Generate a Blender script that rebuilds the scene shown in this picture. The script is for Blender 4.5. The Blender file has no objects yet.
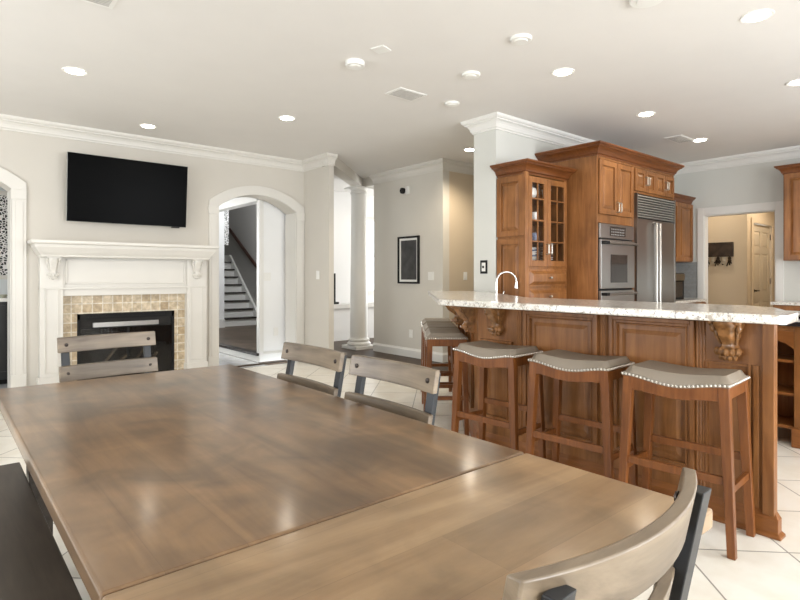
import bpy, bmesh, math, random
from mathutils import Vector, Matrix
random.seed(7)
D = bpy.data
SC = bpy.context.scene
COL = SC.collection
R = math.radians
H = 2.87

# ------------------------------------------------------------ camera, world, light, exposure
cam = D.cameras.new('camera'); camo = D.objects.new('camera', cam); COL.objects.link(camo)
cam.sensor_width = 36; cam.lens = 24.75; cam.shift_y = -0.03; cam.clip_start = 0.02
camo.location = (0, 0, 1.23)
camo.rotation_euler = (R(90), 0, -math.atan2(0.64594, 0.76339))
SC.camera = camo
w = D.worlds.new('world'); SC.world = w; w.use_nodes = True
bg = w.node_tree.nodes['Background']; bg.inputs[0].default_value = (0.86, 0.93, 1.0, 1); bg.inputs[1].default_value = 3.0
SC.view_settings.view_transform = 'Standard'; SC.view_settings.look = 'None'
SC.view_settings.gamma = 1; SC.view_settings.exposure = 0.0

def area(name, loc, direction, sx, sy, power, col=(1, 1, 1)):
    l = D.lights.new(name, 'AREA'); l.shape = 'RECTANGLE'; l.size = sx; l.size_y = sy; l.energy = power; l.color = col
    o = D.objects.new(name, l); COL.objects.link(o); o.location = loc
    o.rotation_euler = Vector(direction).to_track_quat('-Z', 'Y').to_euler()
    return o
DAY = (0.95, 0.975, 1.0)
area('daylight_south_window_a', (1.0, -2.86, 1.45), (0, 1, 0.06), 2.3, 1.9, 170, DAY)
area('daylight_south_window_b', (4.6, -2.86, 1.45), (0, 1, 0.06), 2.3, 1.9, 165, DAY)
area('daylight_west_window_a', (-2.86, 0.6, 1.45), (1, 0, 0.06), 2.2, 1.9, 50, DAY)
area('daylight_west_window_b', (-2.86, 4.4, 1.45), (1, 0, 0.06), 2.2, 1.9, 90, DAY)
area('daylight_kitchen_window', (8.38, -1.0, 1.6), (-1, 0, 0.0), 1.5, 1.1, 50, DAY)
area('living_fill_light', (8.9, 7.7, 1.5), (-1, 0, 0), 1.6, 1.8, 120, DAY)  # added fill lamp for the living room; the wall here has no window
area('passage_fill_light', (2.6, 10.9, 1.6), (0, -1, 0), 1.4, 1.8, 90, DAY)  # fill lamp added out of view at the passage end, no window modelled
area('west_passage_fill_light', (-2.8, 7.63, 1.5), (1, 0, 0), .6, 1.8, 35, DAY)  # added lamp brightening the strip behind the left arch, solid wall behind it
area('foyer_fill_light', (4.3, 9.12, 3.75), (0, 1, -.45), 2.2, 1.3, 140, DAY)  # unseen lamp added high in the foyer, aimed at the steps

# ------------------------------------------------------------ materials
def mat(name, col, rough=0.5, metal=0.0, spec=0.5, bump=0.0, bscale=60, var=0.0, vscale=3.0, coat=0.0, emit=None, es=0):
    m = D.materials.new(name); m.use_nodes = True; nt = m.node_tree; b = nt.nodes['Principled BSDF']
    b.inputs['Base Color'].default_value = (*col, 1); b.inputs['Roughness'].default_value = rough
    b.inputs['Metallic'].default_value = metal; b.inputs['Specular IOR Level'].default_value = spec
    b.inputs['Coat Weight'].default_value = coat
    if emit: b.inputs['Emission Color'].default_value = (*emit, 1); b.inputs['Emission Strength'].default_value = es
    tc = nt.nodes.new('ShaderNodeTexCoord')
    n = nt.nodes.new('ShaderNodeTexNoise'); n.inputs['Scale'].default_value = vscale; n.inputs['Detail'].default_value = 4
    nt.links.new(tc.outputs['Object'], n.inputs['Vector'])
    r = nt.nodes.new('ShaderNodeValToRGB')
    v = max(var, 0.012)
    r.color_ramp.elements[0].color = (*[c * (1 - v) for c in col], 1); r.color_ramp.elements[0].position = 0.3
    r.color_ramp.elements[1].color = (*[min(1, c * (1 + v)) for c in col], 1); r.color_ramp.elements[1].position = 0.7
    nt.links.new(n.outputs[0], r.inputs[0]); nt.links.new(r.outputs[0], b.inputs['Base Color'])
    if bump:
        n2 = nt.nodes.new('ShaderNodeTexNoise'); n2.inputs['Scale'].default_value = bscale; n2.inputs['Detail'].default_value = 3
        nt.links.new(tc.outputs['Object'], n2.inputs['Vector'])
        bp = nt.nodes.new('ShaderNodeBump'); bp.inputs['Strength'].default_value = bump; bp.inputs['Distance'].default_value = 0.004
        nt.links.new(n2.outputs[0], bp.inputs['Height']); nt.links.new(bp.outputs[0], b.inputs['Normal'])
    return m

def wood(name, c1, c2, axis='z', rough=0.35, grain=9, blotch=0.25, coat=0.0, plank=None, spec=0.5, bump=0.06, bsc=2.6, crough=0.12):
    m = D.materials.new(name); m.use_nodes = True; nt = m.node_tree; b = nt.nodes['Principled BSDF']; L = nt.links.new
    b.inputs['Roughness'].default_value = rough; b.inputs['Coat Weight'].default_value = coat; b.inputs['Coat Roughness'].default_value = crough
    b.inputs['Specular IOR Level'].default_value = spec
    tc = nt.nodes.new('ShaderNodeTexCoord'); mp = nt.nodes.new('ShaderNodeMapping')
    s = [grain] * 3; s['xyz'.index(axis)] = grain * 0.09; mp.inputs['Scale'].default_value = s
    L(tc.outputs['Object'], mp.inputs['Vector'])
    n = nt.nodes.new('ShaderNodeTexNoise'); n.inputs['Scale'].default_value = 3.2; n.inputs['Detail'].default_value = 8; n.inputs['Roughness'].default_value = 0.62; n.inputs['Distortion'].default_value = 0.6
    L(mp.outputs[0], n.inputs['Vector'])
    r = nt.nodes.new('ShaderNodeValToRGB'); r.color_ramp.elements[0].position = 0.32; r.color_ramp.elements[1].position = 0.68
    r.color_ramp.elements[0].color = (*c1, 1); r.color_ramp.elements[1].color = (*c2, 1)
    L(n.outputs[0], r.inputs[0])
    n2 = nt.nodes.new('ShaderNodeTexNoise'); n2.inputs['Scale'].default_value = bsc; n2.inputs['Detail'].default_value = 3 if bsc < 3 else 6; n2.inputs['Distortion'].default_value = 0 if bsc < 3 else 0.8
    L(tc.outputs['Object'], n2.inputs['Vector'])
    mx = nt.nodes.new('ShaderNodeMix'); mx.data_type = 'RGBA'; mx.blend_type = 'MULTIPLY'; mx.inputs[0].default_value = 1
    r2 = nt.nodes.new('ShaderNodeValToRGB'); r2.color_ramp.elements[0].position = 0.35; r2.color_ramp.elements[1].position = 0.65
    k = 1 - blotch; r2.color_ramp.elements[0].color = (k, k * 0.99, k * 0.97, 1); r2.color_ramp.elements[1].color = (1, 1, 1, 1)
    L(n2.outputs[0], r2.inputs[0]); L(r.outputs[0], mx.inputs[6]); L(r2.outputs[0], mx.inputs[7])
    out = mx.outputs[2]
    if plank:   # (width, length, axis of the planks)
        pw, pl, pa = plank
        mp2 = nt.nodes.new('ShaderNodeMapping')
        if pa == 'y': mp2.inputs['Rotation'].default_value = (0, 0, R(90))
        L(tc.outputs['Object'], mp2.inputs['Vector'])
        br = nt.nodes.new('ShaderNodeTexBrick'); br.inputs['Scale'].default_value = 1; br.inputs['Brick Width'].default_value = pl; br.inputs['Row Height'].default_value = pw
        br.inputs['Mortar Size'].default_value = 0.0006; br.inputs['Color1'].default_value = (0.80, 0.79, 0.77, 1); br.inputs['Color2'].default_value = (1.0, 1.0, 1.0, 1); br.inputs['Mortar'].default_value = (0.72, 0.7, 0.68, 1)
        L(mp2.outputs[0], br.inputs['Vector'])
        m3 = nt.nodes.new('ShaderNodeMix'); m3.data_type = 'RGBA'; m3.blend_type = 'MULTIPLY'; m3.inputs[0].default_value = 1
        L(out, m3.inputs[6]); L(br.outputs[0], m3.inputs[7]); out = m3.outputs[2]
    L(out, b.inputs['Base Color'])
    bp = nt.nodes.new('ShaderNodeBump'); bp.inputs['Strength'].default_value = bump; bp.inputs['Distance'].default_value = 0.002
    if bump: L(n.outputs[0], bp.inputs['Height']); L(bp.outputs[0], b.inputs['Normal'])
    return m

def tiles(name, c1, c2, mortar, size, rot, off, ms=0.003, rough=0.25, var=0.1):
    m = D.materials.new(name); m.use_nodes = True; nt = m.node_tree; b = nt.nodes['Principled BSDF']; L = nt.links.new
    b.inputs['Roughness'].default_value = rough
    tc = nt.nodes.new('ShaderNodeTexCoord'); mp = nt.nodes.new('ShaderNodeMapping')
    mp.inputs['Rotation'].default_value = rot; mp.inputs['Location'].default_value = off
    L(tc.outputs['Object'], mp.inputs['Vector'])
    br = nt.nodes.new('ShaderNodeTexBrick'); br.offset = 0; br.inputs['Scale'].default_value = 1; br.inputs['Brick Width'].default_value = size; br.inputs['Row Height'].default_value = size
    br.inputs['Mortar Size'].default_value = ms; br.inputs['Mortar Smooth'].default_value = 0.1
    br.inputs['Color1'].default_value = (*c1, 1); br.inputs['Color2'].default_value = (*c2, 1); br.inputs['Mortar'].default_value = (*mortar, 1)
    L(mp.outputs[0], br.inputs['Vector'])
    n = nt.nodes.new('ShaderNodeTexNoise'); n.inputs['Scale'].default_value = 6 if size > 0.2 else 25; n.inputs['Detail'].default_value = 5
    L(tc.outputs['Object'], n.inputs['Vector'])
    r = nt.nodes.new('ShaderNodeValToRGB'); r.color_ramp.elements[0].position = 0.35; r.color_ramp.elements[1].position = 0.65
    k = 1 - var; r.color_ramp.elements[0].color = (k, k * 0.97, k * 0.93, 1); r.color_ramp.elements[1].color = (1, 1, 1, 1)
    L(n.outputs[0], r.inputs[0])
    mx = nt.nodes.new('ShaderNodeMix'); mx.data_type = 'RGBA'; mx.blend_type = 'MULTIPLY'; mx.inputs[0].default_value = 1
    L(br.outputs[0], mx.inputs[6]); L(r.outputs[0], mx.inputs[7]); L(mx.outputs[2], b.inputs['Base Color'])
    bp = nt.nodes.new('ShaderNodeBump'); bp.inputs['Strength'].default_value = 0.4; bp.inputs['Distance'].default_value = 0.002; bp.invert = True
    L(br.outputs['Fac'], bp.inputs['Height']); L(bp.outputs[0], b.inputs['Normal'])
    return m

def speckle(name, base, spots, scale, rough):
    m = D.materials.new(name); m.use_nodes = True; nt = m.node_tree; b = nt.nodes['Principled BSDF']; L = nt.links.new
    b.inputs['Coat Weight'].default_value = 0.8; b.inputs['Coat Roughness'].default_value = 0.08
    b.inputs['Roughness'].default_value = rough
    tc = nt.nodes.new('ShaderNodeTexCoord'); prev = None
    for i, (c, th, sc) in enumerate(spots):
        n = nt.nodes.new('ShaderNodeTexNoise'); n.inputs['Scale'].default_value = scale * sc; n.inputs['Detail'].default_value = 4; n.inputs['Roughness'].default_value = 0.7
        mp = nt.nodes.new('ShaderNodeMapping'); mp.inputs['Location'].default_value = (i * 3.1, i * 1.7, i)
        L(tc.outputs['Object'], mp.inputs['Vector']); L(mp.outputs[0], n.inputs['Vector'])
        r = nt.nodes.new('ShaderNodeValToRGB'); r.color_ramp.elements[0].position = th; r.color_ramp.elements[1].position = th + 0.05
        r.color_ramp.elements[0].color = (0, 0, 0, 1); r.color_ramp.elements[1].color = (1, 1, 1, 1)
        L(n.outputs[0], r.inputs[0])
        mx = nt.nodes.new('ShaderNodeMix'); mx.data_type = 'RGBA'; L(r.outputs[0], mx.inputs[0])
        if prev is None: mx.inputs[6].default_value = (*base, 1)
        else: L(prev, mx.inputs[6])
        mx.inputs[7].default_value = (*c, 1); prev = mx.outputs[2]
    L(prev, b.inputs['Base Color'])
    return m

def carved(name):
    m = D.materials.new(name); m.use_nodes = True; nt = m.node_tree; b = nt.nodes['Principled BSDF']; L = nt.links.new
    b.inputs['Roughness'].default_value = 0.6
    tc = nt.nodes.new('ShaderNodeTexCoord'); v = nt.nodes.new('ShaderNodeTexVoronoi'); v.inputs['Scale'].default_value = 32; v.feature = 'DISTANCE_TO_EDGE'
    L(tc.outputs['Object'], v.inputs['Vector'])
    r = nt.nodes.new('ShaderNodeValToRGB'); r.color_ramp.elements[0].position = 0.10; r.color_ramp.elements[1].position = 0.14
    r.color_ramp.elements[0].color = (0.8, 0.79, 0.77, 1); r.color_ramp.elements[1].color = (0.015, 0.015, 0.015, 1)
    L(v.outputs[0], r.inputs[0]); L(r.outputs[0], b.inputs['Base Color'])
    return m

def glass(name, tint=(1, 1, 1), fac=0.12):
    m = D.materials.new(name); m.use_nodes = True; nt = m.node_tree; L = nt.links.new
    for n in list(nt.nodes): nt.nodes.remove(n)
    o = nt.nodes.new('ShaderNodeOutputMaterial'); t = nt.nodes.new('ShaderNodeBsdfTransparent'); t.inputs[0].default_value = (*tint, 1)
    g = nt.nodes.new('ShaderNodeBsdfGlossy'); g.inputs['Roughness'].default_value = 0.02
    mx = nt.nodes.new('ShaderNodeMixShader'); mx.inputs[0].default_value = fac
    L(t.outputs[0], mx.inputs[1]); L(g.outputs[0], mx.inputs[2]); L(mx.outputs[0], o.inputs[0])
    return m

def steel(name, col=(0.62, 0.61, 0.59), rough=0.28, axis='z'):
    m = mat(name, col, rough, 1.0)
    nt = m.node_tree; b = nt.nodes['Principled BSDF']; tc = nt.nodes.new('ShaderNodeTexCoord'); mp = nt.nodes.new('ShaderNodeMapping')
    s = [160, 160, 160]; s['xyz'.index(axis)] = 2; mp.inputs['Scale'].default_value = s
    n = nt.nodes.new('ShaderNodeTexNoise'); n.inputs['Scale'].default_value = 1
    nt.links.new(tc.outputs['Object'], mp.inputs[0]); nt.links.new(mp.outputs[0], n.inputs['Vector'])
    bp = nt.nodes.new('ShaderNodeBump'); bp.inputs['Strength'].default_value = 0.05; bp.inputs['Distance'].default_value = 0.001
    nt.links.new(n.outputs[0], bp.inputs['Height']); nt.links.new(bp.outputs[0], b.inputs['Normal'])
    return m

WALL = mat('warm_greige_paint', (0.575, 0.54, 0.48), 0.75, bump=0.03)
KWALL = mat('cool_greige_paint', (0.60, 0.60, 0.56), 0.75, bump=0.03)
HALLW = mat('hall_greige_paint', (0.62, 0.59, 0.53), 0.75, bump=0.03)
TANW = mat('tan_paint', (0.60, 0.50, 0.37), 0.75, bump=0.03)
WHITEW = mat('white_paint', (0.80, 0.80, 0.79), 0.7, bump=0.02)
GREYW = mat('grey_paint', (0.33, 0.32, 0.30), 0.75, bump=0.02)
CEIL = mat('ceiling_paint', (0.725, 0.70, 0.665), 0.8, bump=0.02)
TRIM = mat('white_trim_enamel', (0.655, 0.63, 0.58), 0.42)
TRIMW = mat('bright_trim_enamel', (0.72, 0.71, 0.675), 0.42)
TILE = tiles('cream_floor_tile', (0.80, 0.77, 0.70), (0.76, 0.73, 0.66), (0.28, 0.255, 0.22), 0.457, (0, 0, R(-45)), (-2.58, 1.06, 0), 0.004, 0.285, 0.08)
GTILE = tiles('pale_grey_floor_tile', (0.60, 0.61, 0.61), (0.52, 0.53, 0.54), (0.4, 0.4, 0.4), 0.457, (0, 0, 0), (0, 0, 0), 0.003, 0.12)
DWOOD = wood('dark_hall_floor', (0.055, 0.036, 0.024), (0.10, 0.07, 0.048), 'y', 0.45, 8, 0.3, plank=(0.1, 1.2, 'y'), spec=0.2)
FWOOD = wood('grey_brown_foyer_floor', (0.10, 0.07, 0.05), (0.17, 0.125, 0.09), 'x', 0.4, 8, 0.3, plank=(0.12, 1.2, 'x'), spec=0.25)
CHERRY = wood('honey_cherry_wood', (0.21, 0.080, 0.023), (0.35, 0.152, 0.050), 'z', 0.35, 8, 0.35, spec=0.35)
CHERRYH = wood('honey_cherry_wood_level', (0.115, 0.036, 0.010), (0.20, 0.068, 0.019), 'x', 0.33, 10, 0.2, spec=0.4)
CHERRYY = wood('honey_cherry_wood_crosswise', (0.19, 0.065, 0.016), (0.31, 0.12, 0.034), 'y', 0.35, 10, 0.2, spec=0.35)
ORN = mat('glazed_carved_wood', (0.23, 0.105, 0.036), 0.25, var=0.45, vscale=28, coat=0.4)
STOOLW = wood('reddish_stool_wood', (0.135, 0.042, 0.010), (0.25, 0.088, 0.023), 'z', 0.32, 12, 0.3, spec=0.4)
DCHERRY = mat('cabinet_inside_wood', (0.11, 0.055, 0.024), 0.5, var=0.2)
TABLEM = wood('walnut_brown_tabletop', (0.135, 0.068, 0.025), (0.29, 0.168, 0.077), 'y', 0.30, 3.0, 0.50, plank=(0.14, 5.0, 'y'), spec=0.25, bump=0, bsc=4.5, coat=.6, crough=.14)
TABLEL = wood('walnut_brown_leaf', (0.22, 0.128, 0.058), (0.37, 0.245, 0.13), 'x', 0.30, 3.0, 0.36, plank=(0.155, 5.0, 'x'), spec=0.25, bump=0, bsc=4.5, coat=.6, crough=.14)
SLATW = wood('weathered_slat_wood', (0.10, 0.068, 0.04), (0.28, 0.215, 0.145), 'x', 0.38, 5, 0.5, spec=.6)
BENCHM = wood('dark_bench_wood', (0.045, 0.034, 0.026), (0.085, 0.066, 0.05), 'y', 0.4, 7, 0.3, spec=.3)
BMET = mat('black_metal', (0.016, 0.017, 0.019), 0.42, 0.3)
BOLT = mat('dark_bolt', (0.05, 0.04, 0.035), 0.35, 0.9)
TAUPE = mat('taupe_leather', (0.235, 0.195, 0.15), 0.42, bump=0.08, bscale=160, var=0.05)
NAIL = mat('polished_nailhead', (0.75, 0.73, 0.69), 0.18, 1.0)
STEEL = steel('brushed_steel', (0.36, 0.35, 0.335), 0.3); STEELD = steel('brushed_steel_dark', (0.2, 0.195, 0.19), 0.3)
STEELB = mat('bright_satin_steel', (0.55, 0.54, 0.51), 0.36, 1.0)
CHROME = mat('bright_chrome', (0.62, 0.61, 0.59), 0.22, 1.0)
NICKEL = mat('satin_nickel', (0.55, 0.52, 0.46), 0.4, 1.0)
GRAN = speckle('white_granite', (0.70, 0.67, 0.61), [((0.42, 0.36, 0.29), 0.535, 0.8), ((0.78, 0.76, 0.72), 0.54, 1.2), ((0.17, 0.135, 0.11), 0.58, 1.6), ((0.03, 0.025, 0.022), 0.605, 2.0)], 42, 0.3)
BGRAN = speckle('black_granite', (0.012, 0.013, 0.015), [((0.05, 0.055, 0.06), 0.6, 1.0)], 90, 0.08)
FPTILE = tiles('tan_stone_tile', (0.66, 0.55, 0.39), (0.50, 0.38, 0.23), (0.74, 0.68, 0.56), 0.103, (R(90), 0, 0), (-1.078, -.005, 0), 0.006, 0.35, 0.35)
BACKSP = tiles('grey_backsplash', (0.30, 0.31, 0.31), (0.27, 0.28, 0.28), (0.38, 0.38, 0.37), 0.1, (R(90), 0, 0), (0, 0, 0), 0.002, 0.3)
BLACK = mat('matte_black', (0.008, 0.008, 0.008), 0.6, spec=.25)
SOOT = mat('sooty_firebox', (0.02, 0.018, 0.016), 0.85, bump=0.3, var=0.3)
GBLACK = mat('glossy_black_screen', (0.002, 0.002, 0.002), 0.25, spec=0.02)
BEZEL = mat('tv_side_trim', (0.30, 0.31, 0.29), 0.4)
OGLASS = mat('oven_dark_glass', (0.035, 0.03, 0.027), 0.06)
GLASS = glass('cabinet_glass', (1, 1, 1), .05); FGLASS = glass('fireplace_glass', (0.65, 0.65, 0.65), 0.03)
WINGL = glass('window_glass', (1, 1, 1), 0.04)
CHINA = mat('white_china', (0.80, 0.78, 0.74), 0.2); BCHINA = mat('blue_china', (0.16, 0.20, 0.30), 0.25, var=0.5, vscale=40)
PLAST = mat('white_plastic', (0.78, 0.77, 0.73), 0.4)
LAMPON = mat('lit_lamp_lens', (1, 0.95, 0.86), 0.5, emit=(1, 0.93, 0.82), es=12)
LOGM = mat('burnt_log', (0.10, 0.075, 0.05), 0.9, bump=0.5, var=0.6, vscale=14)
ARTM = mat('charcoal_print', (0.035, 0.035, 0.035), 0.3, var=0.5, vscale=8)
CARVE = carved('carved_white_lattice')
RAILW = wood('dark_red_handrail', (0.022, 0.008, 0.005), (0.045, 0.018, 0.010), 'y', 0.35, 10, 0.2, spec=.3)
TREAD = mat('dark_tread', (0.02, 0.013, 0.01), 0.4)
RACKM = mat('dark_rack_wood', (0.035, 0.022, 0.016), 0.45, var=0.5, vscale=12)
DBRONZE = mat('dark_bronze', (0.04, 0.03, 0.022), 0.35, 0.8)
DCAB = mat('dark_cabinet_paint', (0.02, 0.02, 0.021), 0.4)
STRAW = mat('straw_grout', (0.3, 0.3, 0.3), 0.5)

# ------------------------------------------------------------ mesh helpers
class Fr:      # local frame: u along, n outward, z up
    def __init__(s, o=(0, 0, 0), u=(1, 0, 0), n=(0, -1, 0)):
        s.o = Vector(o); s.u = Vector(u).normalized(); s.n = Vector(n).normalized()
    def __call__(s, u, w, n): return s.o + s.u * u + s.n * n + Vector((0, 0, w))
def FY(y): return Fr((0, y, 0), (1, 0, 0), (0, -1, 0))      # faces -Y, u = X
def FX(x): return Fr((x, 0, 0), (0, 1, 0), (-1, 0, 0))      # faces -X, u = Y

class MB:
    def __init__(s): s.bm = bmesh.new()
    def face(s, vs):
        try: s.bm.faces.new(vs)
        except ValueError: pass
    def hexa(s, p):   # 8 corners: bottom 4 loop, top 4 loop
        v = [s.bm.verts.new(q) for q in p]
        for f in ((0, 3, 2, 1), (4, 5, 6, 7), (0, 1, 5, 4), (1, 2, 6, 5), (2, 3, 7, 6), (3, 0, 4, 7)): s.face([v[i] for i in f])
        return s
    def box(s, x0, y0, z0, x1, y1, z1):
        return s.hexa([(x0, y0, z0), (x1, y0, z0), (x1, y1, z0), (x0, y1, z0), (x0, y0, z1), (x1, y0, z1), (x1, y1, z1), (x0, y1, z1)])
    def fb(s, F, u0, u1, w0, w1, n0, n1):
        return s.hexa([F(u0, w0, n0), F(u1, w0, n0), F(u1, w0, n1), F(u0, w0, n1), F(u0, w1, n0), F(u1, w1, n0), F(u1, w1, n1), F(u0, w1, n1)])
    def frust(s, F, u0, u1, w0, w1, n0, i, n1):
        return s.hexa([F(u0, w0, n0), F(u1, w0, n0), F(u1, w1, n0), F(u0, w1, n0), F(u0 + i, w0 + i, n1), F(u1 - i, w0 + i, n1), F(u1 - i, w1 - i, n1), F(u0 + i, w1 - i, n1)])
    def leg(s, a, b, wa, wb, ta=None, tb=None):
        a = Vector(a); b = Vector(b); ta = ta or wa; tb = tb or wb
        def c(p, w_, t_): return [p + Vector((x * w_ / 2, y * t_ / 2, 0)) for x, y in ((-1, -1), (1, -1), (1, 1), (-1, 1))]
        return s.hexa(c(a, wa, ta) + c(b, wb, tb))
    def bar(s, a, b, w_, t_):     # bar along a-b with width w_ (horizontal) and thickness t_ (vertical-ish)
        a = Vector(a); b = Vector(b); d = (b - a).normalized()
        h = d.cross(Vector((0, 0, 1)))
        h = h.normalized() if h.length > 1e-3 else Vector((1, 0, 0))
        k = h.cross(d).normalized()
        def c(p): return [p - h * w_ / 2 - k * t_ / 2, p + h * w_ / 2 - k * t_ / 2, p + h * w_ / 2 + k * t_ / 2, p - h * w_ / 2 + k * t_ / 2]
        return s.hexa(c(a) + c(b))
    def tube(s, pts, r, n=10):
        pts = [Vector(p) for p in pts]; rs = r if isinstance(r, (list, tuple)) else [r] * len(pts); rings = []
        up = Vector((0.13, 0.21, 1)).normalized()
        for i, p in enumerate(pts):
            d = (pts[min(i + 1, len(pts) - 1)] - pts[max(i - 1, 0)]).normalized()
            a = d.cross(up)
            if a.length < 0.05: a = d.cross(Vector((1, 0, 0)))
            a.normalize(); b = d.cross(a).normalized()
            if rings:
                pa = prev - d * prev.dot(d)
                if pa.length > 1e-4: a = pa.normalized(); b = d.cross(a).normalized()
            prev = a
            rings.append([s.bm.verts.new(p + (a * math.cos(t) + b * math.sin(t)) * rs[i]) for t in [2 * math.pi * k / n for k in range(n)]])
        for q in range(len(rings) - 1):
            for k in range(n): s.face([rings[q][k], rings[q][(k + 1) % n], rings[q + 1][(k + 1) % n], rings[q + 1][k]])
        s.face(rings[0][::-1]); s.face(rings[-1])
        return s
    def lathe(s, c, prof, n=24, axis='z'):
        c = Vector(c); rings = []
        for r, h in prof:
            ring = []
            for k in range(n):
                t = 2 * math.pi * k / n; x, y = max(r, 1e-4) * math.cos(t), max(r, 1e-4) * math.sin(t)
                v = {'z': Vector((x, y, h)), 'x': Vector((h, x, y)), 'y': Vector((x, h, y))}[axis]
                ring.append(s.bm.verts.new(c + v))
            rings.append(ring)
        for q in range(len(rings) - 1):
            for k in range(n): s.face([rings[q][k], rings[q][(k + 1) % n], rings[q + 1][(k + 1) % n], rings[q + 1][k]])
        s.face(rings[0][::-1]); s.face(rings[-1])
        return s
    def ball(s, c, r, sc=(1, 1, 1), n=10):
        prof = [(math.sin(math.pi * k / n), -math.cos(math.pi * k / n)) for k in range(n + 1)]
        c = Vector(c); rings = []
        for q, (a, h) in enumerate(prof):
            rings.append([s.bm.verts.new(c + Vector((max(a, 1e-3) * math.cos(2 * math.pi * k / n) * sc[0], max(a, 1e-3) * math.sin(2 * math.pi * k / n) * sc[1], h * sc[2])) * r) for k in range(n)])
        for q in range(n):
            for k in range(n): s.face([rings[q][k], rings[q][(k + 1) % n], rings[q + 1][(k + 1) % n], rings[q + 1][k]])
        return s
    def prism(s, poly, z0, z1):
        a = [s.bm.verts.new((x, y, z0)) for x, y in poly]; b = [s.bm.verts.new((x, y, z1)) for x, y in poly]; n = len(poly)
        s.face(a[::-1]); s.face(b)
        for k in range(n): s.face([a[k], a[(k + 1) % n], b[(k + 1) % n], b[k]])
        return s
    def fprism(s, F, poly, n0, n1):   # polygon in (u, w) extruded along n
        a = [s.bm.verts.new(F(u, w_, n0)) for u, w_ in poly]; b = [s.bm.verts.new(F(u, w_, n1)) for u, w_ in poly]; n = len(poly)
        s.face(a); s.face(b[::-1])
        for k in range(n): s.face([a[k], a[(k + 1) % n], b[(k + 1) % n], b[k]])
        return s
    def uprism(s, F, poly, u0, u1):   # polygon in (n, w) extruded along u
        a = [s.bm.verts.new(F(u0, w_, n_)) for n_, w_ in poly]; b = [s.bm.verts.new(F(u1, w_, n_)) for n_, w_ in poly]; n = len(poly)
        s.face(a); s.face(b[::-1])
        for k in range(n): s.face([a[k], a[(k + 1) % n], b[(k + 1) % n], b[k]])
        return s
    def sweep(s, path, prof, side=1, closed=False):   # path in xy, profile (out, z)
        P = [Vector((p[0], p[1])) for p in path]; n = len(P); rings = []
        def nrm(a, b): d = (b - a).normalized(); return Vector((-d.y, d.x)) * side
        for i in range(n):
            if closed: a = nrm(P[i - 1], P[i]); b = nrm(P[i], P[(i + 1) % n])
            else:
                a = nrm(P[i - 1], P[i]) if i > 0 else nrm(P[0], P[1]); b = nrm(P[i], P[i + 1]) if i < n - 1 else a
            m = (a + b); m = m / max(1e-6, m.dot(a))
            rings.append([s.bm.verts.new((P[i].x + m.x * o, P[i].y + m.y * o, z)) for o, z in prof])
        k = len(prof)
        for i in range(n if closed else n - 1):
            A = rings[i]; B = rings[(i + 1) % n]
            for j in range(k): s.face([A[j], A[(j + 1) % k], B[(j + 1) % k], B[j]])
        if not closed: s.face(rings[0]); s.face(rings[-1][::-1])
        return s
    def build(s, name, m, parent=None, bevel=0.0, smooth=False, seg=2):
        bmesh.ops.recalc_face_normals(s.bm, faces=s.bm.faces[:])
        big = [f for f in s.bm.faces if len(f.verts) > 4]
        if big: bmesh.ops.triangulate(s.bm, faces=big)
        me = D.meshes.new(name); off = Vector((0, 0, 0)); p = parent
        while p is not None: off += p.location; p = p.parent
        if off.length: bmesh.ops.translate(s.bm, verts=s.bm.verts[:], vec=-off)
        s.bm.to_mesh(me); s.bm.free(); me.materials.append(m)
        o = D.objects.new(name, me); COL.objects.link(o)
        if parent is not None: o.parent = parent
        if smooth:
            for f in me.polygons: f.use_smooth = True
            me.set_sharp_from_angle(angle=R(38))
        if bevel:
            b = o.modifiers.new('bevel', 'BEVEL'); b.width = bevel; b.segments = seg; b.limit_method = 'ANGLE'; b.angle_limit = R(40)
        return o

def tag(o, label, cat, group=None):
    o['label'] = label; o['category'] = cat
    if group: o['group'] = group
    return o
def thing(name, label, cat, loc=(0, 0, 0), group=None):
    o = D.objects.new(name, None); COL.objects.link(o); o.location = loc; o.empty_display_size = 0.1
    return tag(o, label, cat, group)
def struct(o): o['kind'] = 'structure'; return o
def dup(root, loc, rz, label, group=None):
    kids = {}
    for o in list(COL.objects):
        if o.parent: kids.setdefault(o.parent.name, []).append(o)
    def cp(o, par):
        c = o.copy(); COL.objects.link(c)
        if par is not None: c.parent = par
        for ch in kids.get(o.name, []): cp(ch, c)
        return c
    r = cp(root, None); r.location = loc; r.rotation_euler = (0, 0, rz); r['label'] = label
    if group: r['group'] = group
    return r

# ------------------------------------------------------------ room shell
MB().box(-3.0, -3.0, -0.1, 8.6, 6.95, 0).build('floor', TILE)
struct(D.objects['floor'])
struct(MB().box(5.0, 3.98, -.02, 8.4, 8.9, .006).box(4.15, 6.95, -.02, 5.0, 7.3, .006).box(4.62, 7.3, -.02, 5.0, 8.9, .006).prism([(5.0, 6.55), (5.0, 6.95), (4.50, 6.95)], -.02, .006).build('floor_hall', DWOOD))
struct(MB().box(-3.0, 6.95, -0.1, 3.5, 11.0, 0).build('floor_passage', GTILE))
struct(MB().box(3.56, 7.38, -0.1, 4.56, 9.0, 0.12).box(3.0, 9.0, -.1, 5.65, 14.2, .12).build('floor_foyer', FWOOD))
struct(MB().box(3.52, 7.30, 0.0, 3.56, 9.6, 0.09).build('trim_1', TRIMW))
struct(MB().box(3.50, 7.29, 0.09, 3.62, 9.6, 0.125).build('trim_2', TREAD))
struct(MB().box(8.38, 1.9, -0.1, 12.0, 4.6, 0.0).build('floor_pantry', GTILE))
struct(MB().box(-3.0, -3.0, H, 12.0, 9.02, H + 0.12).build('ceiling', CEIL))

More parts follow.
